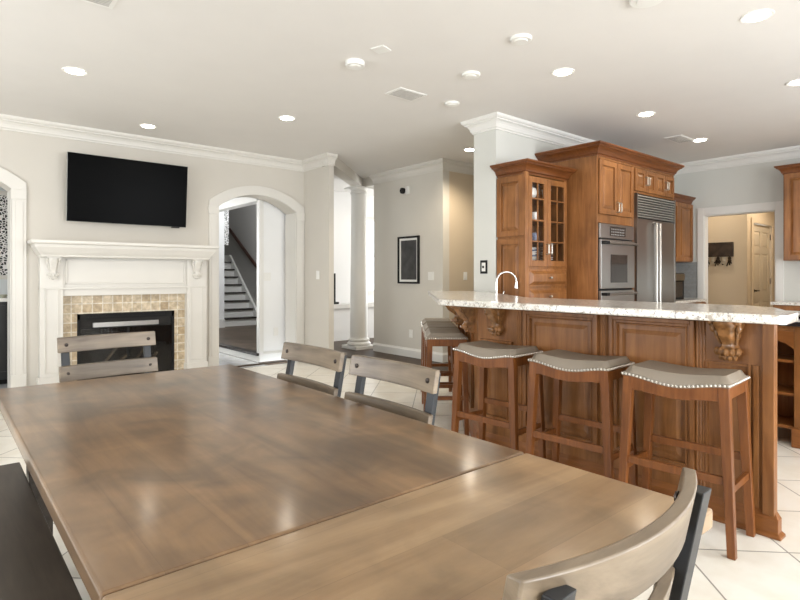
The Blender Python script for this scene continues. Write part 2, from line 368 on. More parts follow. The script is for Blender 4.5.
def arch_pts(x0, x1, zs, rise, n=18):      # segment of a circle
    cx = (x0 + x1) / 2; a = (x1 - x0) / 2; rad = (a * a + rise * rise) / (2 * rise); th = math.asin(a / rad); out = []
    for k in range(n + 1):
        t = th * (2 * k / n - 1); out.append((cx + rad * math.sin(t), zs + rise - rad + rad * math.cos(t)))
    return out
A1 = (-0.53, 0.61, 2.13, 0.20); A2 = (2.80, 3.94, 2.13, 0.20)
poly = [(-3.0, 0)]
for A in (A1, A2): poly += [(A[0], 0)] + arch_pts(*A) + [(A[1], 0)]
poly += [(4.15, 0), (4.15, H), (-3.0, H)]
struct(MB().fprism(FY(6.95), poly, 0, -0.30).build('wall_north', WALL))
for k, A in enumerate((A1, A2)):        # casing round the arch with impost blocks
    c = 0.125; outer = arch_pts(A[0] - c, A[1] + c, A[2] + 0.075, A[3] + 0.045)
    outer = [(outer[0][0], A[2])] + outer + [(outer[-1][0], A[2])]
    inner = arch_pts(*A)
    m = MB()
    m.fprism(FY(6.95), inner + outer[::-1], -0.005, 0.022)
    for s_, x in ((-1, A[0]), (1, A[1])):
        xa, xb = (x - c, x) if s_ < 0 else (x, x + c)
        m.fb(FY(6.95), xa, xb, 0, A[2], -0.005, 0.022)
        m.fb(FY(6.95), xa + 0.03, xb - 0.03, 0.2, A[2] - 0.12, 0.022, 0.03)
        m.fb(FY(6.95), xa - 0.012, xb + 0.0, A[2] - 0.10, A[2] + 0.0, 0.0, 0.030)
        m.fb(FY(6.95), xa - 0.012, xb + 0.0, 0.0, 0.2, 0.0, 0.03)
        # jamb lining
        xi = x if s_ < 0 else x - 0.012
        m.box(xi, 6.95, 0, xi + 0.012, 7.25, A[2])
    struct(m.build('trim_%d' % (3 + k), TRIM, bevel=0.003))
struct(MB().box(2.80, 7.08, 0.0, 3.94, 7.14, 0.012).build('trim_5', DWOOD))
# stub wall, header, hall walls
struct(MB().box(4.07, 6.30, 0, 4.15, 6.95, H).build('wall_stub', WALL))
hd = Fr((4.11, 6.36, 0), (1.38, 1.22, 0), (1.22, -1.38, 0))
struct(MB().fb(hd, -0.03, 1.86, 2.73, H, -0.09, 0.09).build('wall_header', WALL))
struct(MB().box(5.49, 7.05, 2.72, 5.62, 7.6, H).build('wall_header_short', WALL))
struct(MB().box(5.49, 5.55, 0, 5.62, 7.15, H).build('wall_hall', HALLW))
struct(MB().box(5.62, 5.55, 0, 8.4, 5.67, H).build('wall_corridor', TANW))
struct(MB().box(8.4, 3.66, 0, 8.52, 5.67, H).build('wall_corridor_end', TANW))
# white block right of the far opening
struct(MB().box(3.56, 7.30, 0, 4.62, 7.38, H).build('wall_passage', WHITEW))
struct(MB().box(3.56, 7.30, 2.36, 3.68, 9.0, H).box(3.5, 9.4, 0.12, 3.62, 11.0, H).build('wall_foyer_west', WHITEW))
struct(MB().box(3.535, 7.29, 0.125, 3.56, 7.37, 2.41).box(3.535, 7.28, 0, 3.60, 7.30, 2.41).box(3.535, 7.29, 2.31, 3.69, 9.3, 2.41).build('trim_6', TRIMW, bevel=0.003))
struct(MB().box(4.56, 7.38, 0, 4.62, 9.0, H).build('wall_living_west', WHITEW))
# living room north wall with a window
wx0, wx1, wz0, wz1 = 6.62, 7.35, 0.95, 2.35
struct(MB().box(4.62, 8.9, 0, wx0, 9.0, H).box(wx1, 8.9, 0, 9.1, 9.0, H).box(wx0, 8.9, 0, wx1, 9.0, wz0).box(wx0, 8.9, wz1, wx1, 9.0, H).build('wall_living_north', WHITEW))
wn = struct(MB().fb(FY(8.9), wx0 - .07, wx0, wz0 - .07, wz1 + .07, -0.02, .02).fb(FY(8.9), wx1, wx1 + .07, wz0 - .07, wz1 + .07, -0.02, .02).fb(FY(8.9), wx0, wx1, wz1, wz1 + .07, -0.02, .02).fb(FY(8.9), wx0 - .1, wx1 + .1, wz0 - .07, wz0, -0.02, .04).build('window_1', TRIMW))
MB().fb(FY(8.9), (wx0 + wx1) / 2 - .015, (wx0 + wx1) / 2 + .015, wz0, wz1, -.06, -.03).fb(FY(8.9), wx0, wx1, 1.62, 1.65, -.06, -.03).build('window_bars', TRIMW, wn)
MB().fb(FY(8.9), wx0, wx1, wz0, wz1, -.05, -.046).build('pane', WINGL, wn)
struct(MB().box(9.0, 5.67, 0, 9.1, 8.9, H).build('wall_living_east', WHITEW))
# foyer: tall room
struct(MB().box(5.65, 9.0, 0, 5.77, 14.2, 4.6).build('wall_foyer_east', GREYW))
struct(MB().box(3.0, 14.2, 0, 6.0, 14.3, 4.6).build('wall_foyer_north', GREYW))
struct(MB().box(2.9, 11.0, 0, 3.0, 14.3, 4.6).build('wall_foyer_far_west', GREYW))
struct(MB().box(2.9, 9.02, 4.6, 6.0, 14.3, 4.7).build('ceiling_foyer', CEIL))
struct(MB().box(3.6, 11.48, 0.12, 4.76, 11.60, 3.6).build('wall_stair_side', WHITEW))
struct(MB().box(3.98, 11.462, 0.12, 4.77, 11.48, 0.30).build('baseboard_foyer', TRIMW))
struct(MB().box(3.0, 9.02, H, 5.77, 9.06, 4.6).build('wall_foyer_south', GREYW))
# passage walls
struct(MB().box(-3.0, 8.02, 0, 1.7, 8.12, H).build('wall_passage_west', mat('pale_blue_white_paint', (0.66, 0.69, 0.70), 0.7)))
struct(MB().box(1.7, 11.0, 0, 3.5, 11.1, H).build('wall_passage_north', WHITEW))
struct(MB().box(1.7, 8.12, 0, 1.76, 11.0, H).build('wall_passage_side', WHITEW))
struct(MB().box(1.7, 9.02, H, 3.6, 11.1, H + .1).build('ceiling_passage', CEIL))
# kitchen north wall and pier
struct(MB().box(4.38, 3.66, 0, 8.4, 3.96, H).build('wall_kitchen', KWALL))
# east wall with the pantry doorway
struct(MB().box(8.38, 3.19, 0, 8.5, 3.66, H).box(8.38, -3.0, 0, 8.5, -1.8, H).box(8.38, -0.2, 0, 8.5, 2.31, H).box(8.38, -1.8, 0, 8.5, -0.2, 1.05).box(8.38, -1.8, 2.15, 8.5, -0.2, H).box(8.38, 2.31, 2.09, 8.5, 3.19, H).build('wall_east', KWALL))
m = MB(); F = FX(8.38)
m.fb(F, 3.185, 3.27, 0, 2.20, -0.0, .022).fb(F, 2.22, 2.31, 0, 2.20, 0, .022).fb(F, 2.31, 3.185, 2.09, 2.20, 0, .022)
m.box(8.38, 3.178, 0, 8.5, 3.19, 2.09).box(8.38, 2.31, 0, 8.5, 2.325, 2.09).box(8.38, 2.31, 2.078, 8.5, 3.19, 2.09)
struct(m.build('trim_7', TRIMW, bevel=0.003))
# south and west walls with windows
struct(MB().box(-3, -3.0, 0, 8.5, -2.88, 0.5).box(-3, -3.0, 2.4, 8.5, -2.88, H).box(-3, -3.0, 0.5, -0.15, -2.88, 2.4).box(2.15, -3.0, 0.5, 3.45, -2.88, 2.4).box(5.75, -3.0, 0.5, 8.5, -2.88, 2.4).build('wall_south', WALL))
struct(MB().box(-3, -2.88, 0, -2.88, 8.02, 0.5).box(-3, -2.88, 2.4, -2.88, 8.02, H).box(-3, -2.88, .5, -2.88, -0.5, 2.4).box(-3, 1.7, .5, -2.88, 3.3, 2.4).box(-3, 5.5, .5, -2.88, 8.02, 2.4).build('wall_west', WALL))
# pantry
struct(MB().box(9.4, 2.963, 0, 9.5, 4.4, H).build('wall_pantry', TANW))
pm = MB().box(9.5, 2.963, 0, 9.62, 3.06, H).box(10.52, 2.963, 0, 12.0, 3.06, H).box(9.62, 2.963, 2.06, 10.52, 3.06, H)
struct(pm.build('wall_pantry_door', TANW))
struct(MB().box(8.5, 4.3, 0, 9.4, 4.4, H).build('wall_pantry_north', TANW))
struct(MB().box(8.5, 1.9, 0, 12.0, 2.0, H).build('wall_pantry_south', TANW))
struct(MB().box(12.0, 1.9, 0, 12.1, 3.06, H).build('wall_pantry_east', TANW))
F = FY(2.963)
struct(MB().fb(F, 9.54, 9.63, 0, 2.13, 0, .02).fb(F, 10.51, 10.60, 0, 2.13, 0, .02).fb(F, 9.63, 10.51, 2.05, 2.13, 0, .02).build('trim_8', TANW, bevel=.003))
dm = MB(); F = FY(2.98)
dm.fb(F, 9.64, 10.50, 0.01, 2.04, -0.035, -0.008)
cols = ((9.64, 9.74), (10.02, 10.12), (10.40, 10.50))
for a, b in cols: dm.fb(F, a, b, .01, 2.04, -.008, 0)
for a, b in ((.01, .22), (.82, .98), (1.58, 1.68), (1.93, 2.04)): dm.fb(F, 9.74, 10.02, a, b, -.008, 0).fb(F, 10.12, 10.40, a, b, -.008, 0)
for a, b in ((9.74, 10.02), (10.12, 10.40)):
    for c, d in ((.22, .82), (.98, 1.58), (1.68, 1.93)): dm.frust(F, a + .02, b - .02, c + .02, d - .02, -.008, .02, -.001)
dr = struct(dm.build('door_1', mat('cream_door_paint', (0.62, 0.54, 0.42), 0.45), bevel=.002))
MB().tube([F(9.72, 1.0, 0), F(9.72, 1.0, .05)], .012).lathe(F(9.72, 1.0, 0), [(.03, -.012), (.03, 0)], 16, 'y').tube([F(9.72, 1.0, .045), F(9.84, 1.0, .045)], .010).build('door_handle', DBRONZE, dr, smooth=True)
for z_ in (0.3, 1.1, 1.82): MB().fb(F, 10.495, 10.515, z_, z_ + .09, 0, .008).build('hinge', DBRONZE, dr)

# crown mouldings and baseboards
CROWN = [(0, H), (0, H - .14), (.014, H - .14), (.014, H - .122), (.024, H - .118), (.028, H - .10), (.036, H - .08), (.050, H - .062), (.068, H - .052), (.074, H - .052), (.074, H - .040), (.088, H - .034), (.098, H - .020), (.100, H)]
def crown(name, path, side, m): return struct(MB().sweep(path, CROWN, side).build(name, m))
crown('trim_9', [(-2.88, 6.95), (4.07, 6.95), (4.07, 6.30), (4.15, 6.30)], -1, TRIM)
crown('trim_10', [(5.49, 7.15), (5.49, 5.55), (8.4, 5.55)], -1, TRIM)
m = MB().sweep([(6.5, 3.96), (4.38, 3.96), (4.38, 3.66), (8.38, 3.66), (8.38, -2.88)], CROWN, -1)
struct(m.build('trim_11', TRIMW))
BASE = [(0, 0), (.018, 0), (.018, .11), (.010, .125), (.006, .14), (0, .14)]
def base(name, path, side, m): return struct(MB().sweep(path, BASE, side).build(name, m))
base('baseboard_north', [(2.6, 6.95), (2.675, 6.95)], -1, TRIM)
base('baseboard_stub', [(4.07, 6.92), (4.07, 6.30), (4.15, 6.30)], -1, TRIM)
base('baseboard_hall', [(5.49, 7.15), (5.49, 5.55), (8.4, 5.55)], -1, TRIMW)
base('baseboard_pier', [(4.38, 3.96), (4.38, 3.66)], -1, TRIMW)
base('baseboard_passage', [(3.58, 7.30), (3.94, 7.30)], -1, TRIMW)
base('baseboard_living', [(4.62, 8.9), (9.0, 8.9)], -1, TRIMW)

# ------------------------------------------------------------ column
c = (5.5, 7.58)
t = thing('column', 'round white column on a square plinth at the hall opening', 'column', (c[0], c[1], .006))
MB().box(c[0] - .21, c[1] - .21, .006, c[0] + .21, c[1] + .21, .06).build('plinth', TRIMW, t, bevel=.004)
MB().lathe((c[0], c[1], 0), [(.185, .06), (.20, .075), (.20, .10), (.175, .125), (.165, .13), (.18, .145), (.18, .165), (.155, .18), (.15, .20)], 32).build('column_base', TRIMW, t, smooth=True)
MB().lathe((c[0], c[1], 0), [(.148, .20), (.146, .8), (.132, 2.3), (.13, 2.61)], 32).build('shaft', TRIMW, t, smooth=True)
MB().lathe((c[0], c[1], 0), [(.13, 2.61), (.15, 2.62), (.15, 2.64), (.133, 2.65), (.133, 2.68), (.17, 2.71)], 32).box(c[0] - .18, c[1] - .18, 2.705, c[0] + .18, c[1] + .18, 2.73).build('capital', TRIMW, t, smooth=True)

# ------------------------------------------------------------ fireplace surround
F = FY(6.95)
t = thing('fireplace', 'white fireplace with carved brackets and tan stone tile around a black firebox', 'fireplace', (1.71, 6.85, 0))
X0, X1 = .84, 2.60
m = MB()
m.fb(F, X0, X0 + .21, 0, 1.43, 0, .13).fb(F, X1 - .24, X1, 0, 1.43, 0, .13).fb(F, X0 + .21, X1 - .24, 1.014, 1.43, 0, .11)
m.fb(F, X0 - .015, X0 + .22, 0, .16, 0, .145).fb(F, X1 - .25, X1 + .015, 0, .16, 0, .145)
for a, b in ((X0 + .04, X0 + .17), (X1 - .20, X1 - .04)):   # recessed pilaster panel mouldings
    for q in ((a, a + .012, .20, 1.10), (b - .012, b, .20, 1.10), (a, b, .20, .212), (a, b, 1.088, 1.10)): m.fb(F, *q, .13, .138)
a, b = X0 + .235, X1 - .265
for q in ((a, a + .016, 1.14, 1.41), (b - .016, b, 1.14, 1.41), (a, b, 1.14, 1.156), (a, b, 1.394, 1.41)): m.fb(F, *q, .11, .122)
m.fb(F, X0, X1, 1.085, 1.105, .0, .137)
m.build('surround', TRIM, t, bevel=.003)
MP = [(0, 1.43), (.145, 1.43), (.15, 1.45), (.17, 1.475), (.205, 1.53), (.21, 1.56), (.235, 1.565), (.24, 1.575), (.24, 1.60), (0, 1.60)]
m = MB()
pr = [(0.0, 1.43), (.145, 1.43), (.15, 1.45), (.17, 1.475), (.205, 1.53), (.21, 1.56), (.235, 1.565), (.24, 1.575), (.24, 1.60), (0, 1.60)]
m.sweep([(X0 + .12, 6.945), (X0 + .12, 6.82 + .0), (X1 - .145, 6.82), (X1 - .145, 6.945)], [(o_ - .0 if o_ == 0 else o_ - .02, z_) for o_, z_ in pr], -1)
m.box(X0 + .11, 6.80, 1.43, X1 - .11, 6.949, 1.60)
m.build('mantel_shelf', TRIM, t, bevel=.002)
def bracket(F, u0, w_, top, h, dpt, name, m_, par, base_n, leafy=True):
    """carved acanthus bracket: lofted body with ears, a narrow waist and a cluster of leaf ends"""
    b = MB(); N = 20; K = 14; rings = []
    def lerp(t, pts):
        for (a, va), (c, vc) in zip(pts, pts[1:]):
            if t <= c: q = (t - a) / (c - a); q = q * q * (3 - 2 * q); return va + (vc - va) * q
        return pts[-1][1]
    hw = ((0, .50), (.18, .46), (.40, .36), (.62, .27), (.80, .40), (.92, .30), (1, .06))
    dd = ((0, 1.0), (.12, .98), (.35, .72), (.62, .42), (.80, .52), (.92, .38), (1, .10))
    for i in range(N + 1):
        t_ = i / N; a_ = lerp(t_, hw) * w_; d_ = lerp(t_, dd) * dpt; z_ = top - h * t_; ring = []
        for k in range(K + 1):
            th = math.pi * k / K; cx_ = math.cos(th); sx_ = math.sin(th)
            uu = math.copysign(abs(cx_) ** .7, cx_) * a_; nn = (sx_ ** .7) * d_ * (1 + .05 * math.cos(6 * th) * min(1, t_ * 3))
            ring.append(b.bm.verts.new(F(u0 + uu, z_, base_n + nn)))
        rings.append(ring)
    for i in range(N):
        for k in range(K): b.face([rings[i][k], rings[i][k + 1], rings[i + 1][k + 1], rings[i + 1][k]])
        b.face([rings[i][0], rings[i][K], rings[i + 1][K], rings[i + 1][0]])
    b.face(rings[0]); b.face(rings[-1][::-1])
    for s_ in (-1, 1):     # ears: side scrolls running down and in
        pts = []; rr = []
        for i in range(13):
            t_ = i / 12; a_ = lerp(.06 + t_ * .56, hw) * w_; d_ = lerp(.06 + t_ * .56, dd) * dpt
            pts.append(F(u0 + s_ * (a_ + .012 * w_), top - h * (.06 + t_ * .56), base_n + d_ * .62)); rr.append(w_ * (.095 - .05 * t_))
        b.tube(pts, rr, 8)
        b.ball(F(u0 + s_ * w_ * .47, top - h * .10, base_n + dpt * .72), w_ * .13, (1, 1, 1.1), 8)
        b.ball(F(u0 + s_ * w_ * .45, top - h * .26, base_n + dpt * .55), w_ * .10, (1, 1, 1.5), 8)
    for q in (-.36, -.19, 0, .19, .36):      # leaf ends
        b.ball(F(u0 + q * w_, top - h * (.78 + .03 * (.36 - abs(q))), base_n + dpt * (.50 - abs(q) * .45)), w_ * .125, (1, 1, 1.3), 8)
    for q in (-.24, -.08, .08, .24):
        b.ball(F(u0 + q * w_, top - h * (.90 + .05 * (.24 - abs(q))), base_n + dpt * (.38 - abs(q) * .4)), w_ * .10, (1, 1, 1.4), 8)
    b.fb(F, u0 - w_ * .55, u0 + w_ * .55, top - h * .045, top, base_n, base_n + dpt * 1.04)
    return b.build(name, m_, par, smooth=True)
bracket(F, X0 + .115, .12, 1.43, .24, .09, 'bracket', TRIM, t, .13)
bracket(F, X1 - .13, .12, 1.43, .24, .09, 'bracket', TRIM, t, .13)
MB().fb(F, 1.05, 1.195, 0, 1.014, 0, .04).fb(F, 2.235, 2.38, 0, 1.014, 0, .04).fb(F, 1.195, 2.235, .81, 1.014, 0, .04).build('tile_facing', FPTILE, t)
fb_ = MB().fb(F, 1.195, 2.235, 0, .81, .0, .012).build('firebox', SOOT, t)
mm = MB()
for q in ((1.195, 1.225, .0, .81), (2.205, 2.235, 0, .81), (1.195, 2.235, .745, .81), (1.195, 2.235, 0, .05)): mm.fb(F, *q, .012, .042)
for k in range(3): mm.fb(F, 1.30, 2.13, .765 + k * .013, .770 + k * .013, .042, .05)
mm.build('firebox_frame', BLACK, fb_)
lv = MB().fb(F, 1.35, 2.05, .655, .705, .02, .05)
for k in range(14): lv.fb(F, 1.36 + k * .049, 1.385 + k * .049, .66, .70, .05, .054)
lv.build('louvre', STEEL, fb_)
mm = MB()
for k in range(5): mm.tube([F(1.35 + k * .12, .10 + .05 * (k % 2), .025), F(1.60 + k * .11, .42 - .1 * (k % 3), .03)], .02, 7)
mm.build('gas_logs', LOGM, fb_)
MB().fb(F, 1.225, 2.205, .05, .65, .045, .048).build('glass_doors', FGLASS, fb_)
mm = MB().fb(F, 1.70, 1.725, .05, .65, .04, .056).fb(F, 1.225, 2.205, .64, .655, .04, .056)
mm.build('door_rail', BLACK, fb_)

# television, tilted forward
t = thing('television', 'large black flat television mounted tilted above the mantel', 'television', (1.74, 6.80, 2.19))
W_, H_ = 1.27, .74
p = MB().box(1.715 - W_ / 2, 6.80, 2.19 - H_ / 2, 1.715 + W_ / 2, 6.83, 2.19 + H_ / 2).build('housing', BEZEL, t, bevel=.004)
MB().box(1.715 - W_ / 2 + .004, 6.793, 2.19 - H_ / 2 + .004, 1.715 + W_ / 2 - .004, 6.80, 2.19 + H_ / 2 - .004).build('screen', GBLACK, t)
MB().box(2.18, 6.795, 2.19 - H_ / 2 - .012, 2.27, 6.82, 2.19 - H_ / 2 + .002).build('sensor_bump', BLACK, t)
MB().box(1.5, 6.83, 2.05, 1.98, 6.90, 2.35).build('wall_mount', BLACK, t)
t.rotation_euler = (R(5), 0, R(0))
# ------------------------------------------------------------ small wall fittings
def plate(name, F, u, w_, lab, cat, kind='switch', grp=None, dark=False, sw=.075, sh=.118):
    t = thing(name, lab, cat, tuple(F(u, w_, 0)), grp)
    MB().fb(F, u - sw / 2, u + sw / 2, w_ - sh / 2, w_ + sh / 2, 0, .007).build('cover_plate', BLACK if dark == 2 else PLAST, t, bevel=.002)
    if kind == 'switch':
        n = 2 if sw > .1 else 1
        for k in range(n):
            uu = u + (k - (n - 1) / 2) * .046
            MB().fb(F, uu - .016, uu + .016, w_ - .033, w_ + .033, .007, .011).build('rocker', PLAST, t, bevel=.001)
    elif kind == 'toggle':
        MB().fb(F, u - .025, u + .025, w_ - .045, w_ + .045, .007, .009).build('insert', PLAST, t)
        MB().fb(F, u - .008, u + .008, w_ - .012, w_ + .012, .009, .02).build('toggle', BLACK, t)
    else:
        for dz in (-.024, .024): MB().fb(F, u - .016, u + .016, w_ + dz - .014, w_ + dz + .014, .007, .010).build('socket', PLAST, t, bevel=.001)
    return t
HX = FX(5.49)
plate('light_switch', HX, 5.79, 1.23, 'white double light switch on the grey hall wall beside the picture', 'light switch', sw=.12)
plate('light_switch', FY(5.55), 5.95, 1.23, 'white light switch on the tan corridor wall', 'light switch')
plate('light_switch', FX(4.07), 6.575, 1.244, 'white light switch on the narrow wall beside the arch', 'light switch')
plate('light_switch', FX(4.38), 3.818, 1.324, 'black-rimmed switch plate on the pale wall end beside the hutch', 'light switch', 'toggle', dark=2, sw=.095, sh=.14)
plate('power_outlet', HX, 6.231, .36, 'white power outlet low on the grey hall wall', 'outlet', 'outlet')
plate('power_outlet', FY(7.30), 3.80, .42, 'white power outlet low on the white wall seen through the arch', 'outlet', 'outlet')
plate('light_switch', FY(7.30), 3.66, 1.22, 'white double switch on the white wall seen through the arch', 'light switch', sw=.12)
plate('light_switch', FX(5.65), 11.2, 1.4, 'white switch on the grey stairway wall below the handrail', 'light switch')
t = thing('wall_sensor', 'small black round sensor on a white bracket high on the hall wall', 'sensor', (5.46, 6.36, 2.52))
MB().fb(HX, 6.25, 6.33, 2.47, 2.59, 0, .03).build('bracket', PLAST, t, bevel=.004)
MB().lathe(HX(6.38, 2.53, 0), [(.045, -.06), (.045, -.02), (.02, 0.0)], 20, 'x').build('sensor_eye', BLACK, t, smooth=True)
t = thing('framed_picture', 'dark print in a thin black frame with white mat on hall wall', 'picture', (5.48, 6.27, 1.48))
MB().fb(HX, 6.03, 6.51, 1.115, 1.83, 0, .012).build('print', ARTM, t)
mm = MB(); mo = MB()
def rim(b, F, u0, u1, w0, w1, s_, n0, n1):
    b.fb(F, u0, u0 + s_, w0, w1, n0, n1).fb(F, u1 - s_, u1, w0, w1, n0, n1).fb(F, u0 + s_, u1 - s_, w0, w0 + s_, n0, n1).fb(F, u0 + s_, u1 - s_, w1 - s_, w1, n0, n1); return b
rim(MB(), HX, 6.03, 6.51, 1.115, 1.83, .028, .012, .035).build('frame', BLACK, t, bevel=.002)
rim(MB(), HX, 6.058, 6.482, 1.143, 1.802, .032, .010, .016).build('mat_board', PLAST, t)

# stairs
t = thing('staircase', 'white staircase with dark treads rising beyond the foyer', 'staircase', (5.1, 11.7, .12))
rz, rn = .183, .207
for k in range(8):
    y0 = 11.66 + k * rn; z1 = .12 + (k + 1) * rz
    if y0 + rn > 14.2: break
    MB().box(4.2, y0, .12, 5.60, y0 + rn, z1 - .03).build('riser', TRIMW, t)
    MB().box(4.2, y0 - .03, z1 - .03, 5.60, y0 + rn, z1).build('tread', TREAD, t)
pts = [(11.66, .12), (11.66, .40), (11.66 + 7.4 * rn, .40 + 7.4 * rz), (14.1, .40 + 7.4 * rz), (14.1, .12)]
MB().box(4.2, 11.66 + 8 * rn, .12, 5.60, 14.19, .12 + 8 * rz + .02).build('landing', TRIMW, t)
sk = MB(); a = [sk.bm.verts.new((5.60, y, z)) for y, z in pts]; b = [sk.bm.verts.new((5.648, y, z)) for y, z in pts]
sk.face(a); sk.face(b[::-1]); [sk.face([a[k], a[(k + 1) % 5], b[(k + 1) % 5], b[k]]) for k in range(5)]
sk.build('skirt_board', TRIMW, t)
t = thing('handrail', 'dark red wooden handrail on the grey stairway wall', 'handrail', (5.58, 11.9, 1.4))
MB().tube([(5.57, 11.58, 1.43), (5.57, 11.64, 1.455), (5.57, 13.14, 2.395)], .038, 12).build('rail', RAILW, t, smooth=True)
for y in (11.9, 12.9): MB().tube([(5.57, y, 1.42 + (y - 11.62) * .627), (5.62, y, 1.38 + (y - 11.62) * .627), (5.65, y, 1.38 + (y - 11.62) * .627)], .009, 8).build('rail_bracket', NICKEL, t, smooth=True)
o = MB().box(4.77, 11.50, 1.90, 4.87, 11.58, 3.0).build('carved_screen', CARVE)
tag(o, 'black and white carved lattice panel hanging beside the stairs', 'wall art')

# left arch: carved panel and dark cabinet
t = thing('lattice_wall_art', 'square white carved lattice panel on black above the dark cabinet', 'wall art', (.2, 8.0, 1.7))
MB().box(-.75, 7.99, 1.22, .85, 8.02, 2.20).build('lattice', CARVE, t)
rim(MB(), FY(7.99), -.78, .88, 1.19, 2.23, .05, 0, .03).build('frame', TRIM, t)
t = thing('dark_cabinet', 'black cabinet with a white top beyond the left arch', 'cabinet', (0, 7.8, 0))
MB().box(-.9, 7.64, 0.06, .9, 8.0, .94).build('body', DCAB, t, bevel=.003)
MB().box(-.93, 7.60, .94, .93, 8.01, .98).build('top', CHINA, t, bevel=.003)
for k in range(4): rim(MB(), FY(7.64), -.88 + k * .445, -.45 + k * .445, .1, .9, .05, 0, .012).build('door', DCAB, t)
MB().box(-.87, 7.70, 0, .87, 7.98, .06).build('toe_kick', BLACK, t)
o = MB().lathe((.60, 7.72, .98), [(.02, 0), (.035, .015), (.038, .03), (.03, .04), (.002, .035)], 18).build('small_bowl', mat('olive_glaze', (.38, .37, .28), .3), smooth=True)
tag(o, 'small olive grey bowl on the white top of the dark cabinet', 'bowl')
# living room ledge and tall black item
t = thing('console_ledge', 'white ledge cabinet against the living room wall behind the column', 'cabinet', (5.9, 8.75, .006))
MB().box(5.3, 8.60, .62, 7.4, 8.875, .70).build('top', TRIMW, t, bevel=.004)
MB().box(5.35, 8.65, .006, 7.35, 8.87, .62).build('body', WHITEW, t, bevel=.004)
t = thing('floor_speaker', 'tall slim black speaker standing on the white ledge', 'speaker', (5.95, 8.7, .70))
MB().box(5.66, 8.68, .74, 5.76, 8.76, 1.28).build('cabinet', BLACK, t, bevel=.004)
MB().box(5.64, 8.66, .70, 5.82, 8.78, .74).build('foot', BLACK, t)

# ------------------------------------------------------------ ceiling fittings
def downlight(x, y, lab, r=.068, pw=9, grp='recessed ceiling lights'):
    t = thing('recessed_light', lab, 'ceiling light', (x, y, H), grp)
    MB().lathe((x, y, H), [(r, -.001), (r + .022, -.006), (r + .024, 0)], 28).build('trim_ring', PLAST, t, smooth=True)
    MB().lathe((x, y, H), [(.001, -.0075), (r * .95, -.0075), (r * .95, -.001)], 28).build('lens', LAMPON, t, smooth=True)
    l = D.lights.new('lamp_glow', 'SPOT'); l.energy = pw; l.color = (1, .86, .68); l.shadow_soft_size = r; l.spot_size = R(150); l.spot_blend = .6
    o = D.objects.new('lamp_glow', l); COL.objects.link(o); o.parent = t; o.location = (0, 0, -.03)
for x, y, lab, pw in [(.857, 5.038, 'lit recessed light in the ceiling in front of the television, leftmost', 16), (1.781, 6.37, 'lit recessed light close to the crown moulding above the television', 12),
              (2.792, 5.116, 'lit recessed light in the ceiling in front of the right arch', 16), (3.96, 1.194, 'lit recessed light above the near end of the bar, largest in view', 16),
              (3.856, 2.529, 'lit recessed light between the bar and the glass-door hutch', 16), (5.498, 2.642, 'lit recessed light in front of the oven and refrigerator', 16),
              (7.046, 2.726, 'lit recessed light near the pantry doorway beside the ceiling vent', 12), (5.578, 1.371, 'lit recessed light over the island at the right edge', 16),
              (5.30, 4.86, 'lit recessed light in the corridor behind the pale wall end', 110)]:
    downlight(x, y, lab, pw=pw)
downlight(8.80, 3.35, 'added unseen fill light inside the pantry in front of the key rack', .08, 45)  # added out of view to brighten the rack wall
downlight(9.6, 2.3, 'added unseen fill light inside the pantry in front of the panelled door', .08, 90)  # unseen lamp, put in so the panelled door is lit
downlight(5.9, 8.1, 'lit recessed light in the white living room beyond the column', .08, 12)
def disc(name, x, y, r, lab, cat, hgt=.02):
    t = thing(name, lab, cat, (x, y, H))
    MB().lathe((x, y, H), [(r * .93, -hgt), (r, -hgt * .7), (r, 0)], 28).build('housing', PLAST, t, smooth=True)
    MB().lathe((x, y, H), [(.001, -hgt - .006), (r * .55, -hgt - .006), (r * .62, -hgt + .001)], 28).build('cap', PLAST, t, smooth=True)
disc('smoke_detector', 2.459, 3.44, .075, 'domed white smoke detector on the ceiling nearest the small square plate', 'smoke detector', .035)
disc('ceiling_speaker', 3.085, 2.355, .075, 'round white ceiling disc, largest of the three right of the vent', 'ceiling speaker')
disc('ceiling_speaker', 3.324, 3.036, .075, 'round white ceiling disc, middle of the three right of the vent', 'ceiling speaker')
disc('ceiling_speaker', 3.744, 3.662, .07, 'round white ceiling disc, farthest of the three right of the vent', 'ceiling speaker')
disc('ceiling_speaker', 3.2, 1.53, .10, 'round white ceiling disc cut by the top edge of the view', 'ceiling speaker')
def vent(x, y, lx, ly, rot, lab, name='ceiling_vent'):
    t = thing(name, lab, 'vent', (x, y, H))
    MB().box(x - lx / 2, y - ly / 2, H - .008, x + lx / 2, y + ly / 2, H).build('frame', PLAST, t, bevel=.002)
    if lx > .15:
        b = MB()
        for k in range(9): b.box(x - lx * .42, y - ly * .4 + k * ly * .09, H - .012, x + lx * .42, y - ly * .4 + k * ly * .09 + ly * .03, H - .006)
        b.build('slats', mat('vent_grey', (.45, .43, .40), .5), t)
    t.rotation_euler.z = rot
vent(3.243, 3.748, .32, .22, 0, 'rectangular white vent in the middle of the ceiling')
vent(6.80, 2.86, .40, .20, 0, 'white ceiling vent beside the recessed light by the pantry')
vent(.66, 3.60, .34, .22, 0, 'white ceiling vent cut by the top edge at the left')
vent(2.462, 3.122, .11, .11, .3, 'small square white plate on the ceiling beside the smoke detector', 'ceiling_plate')

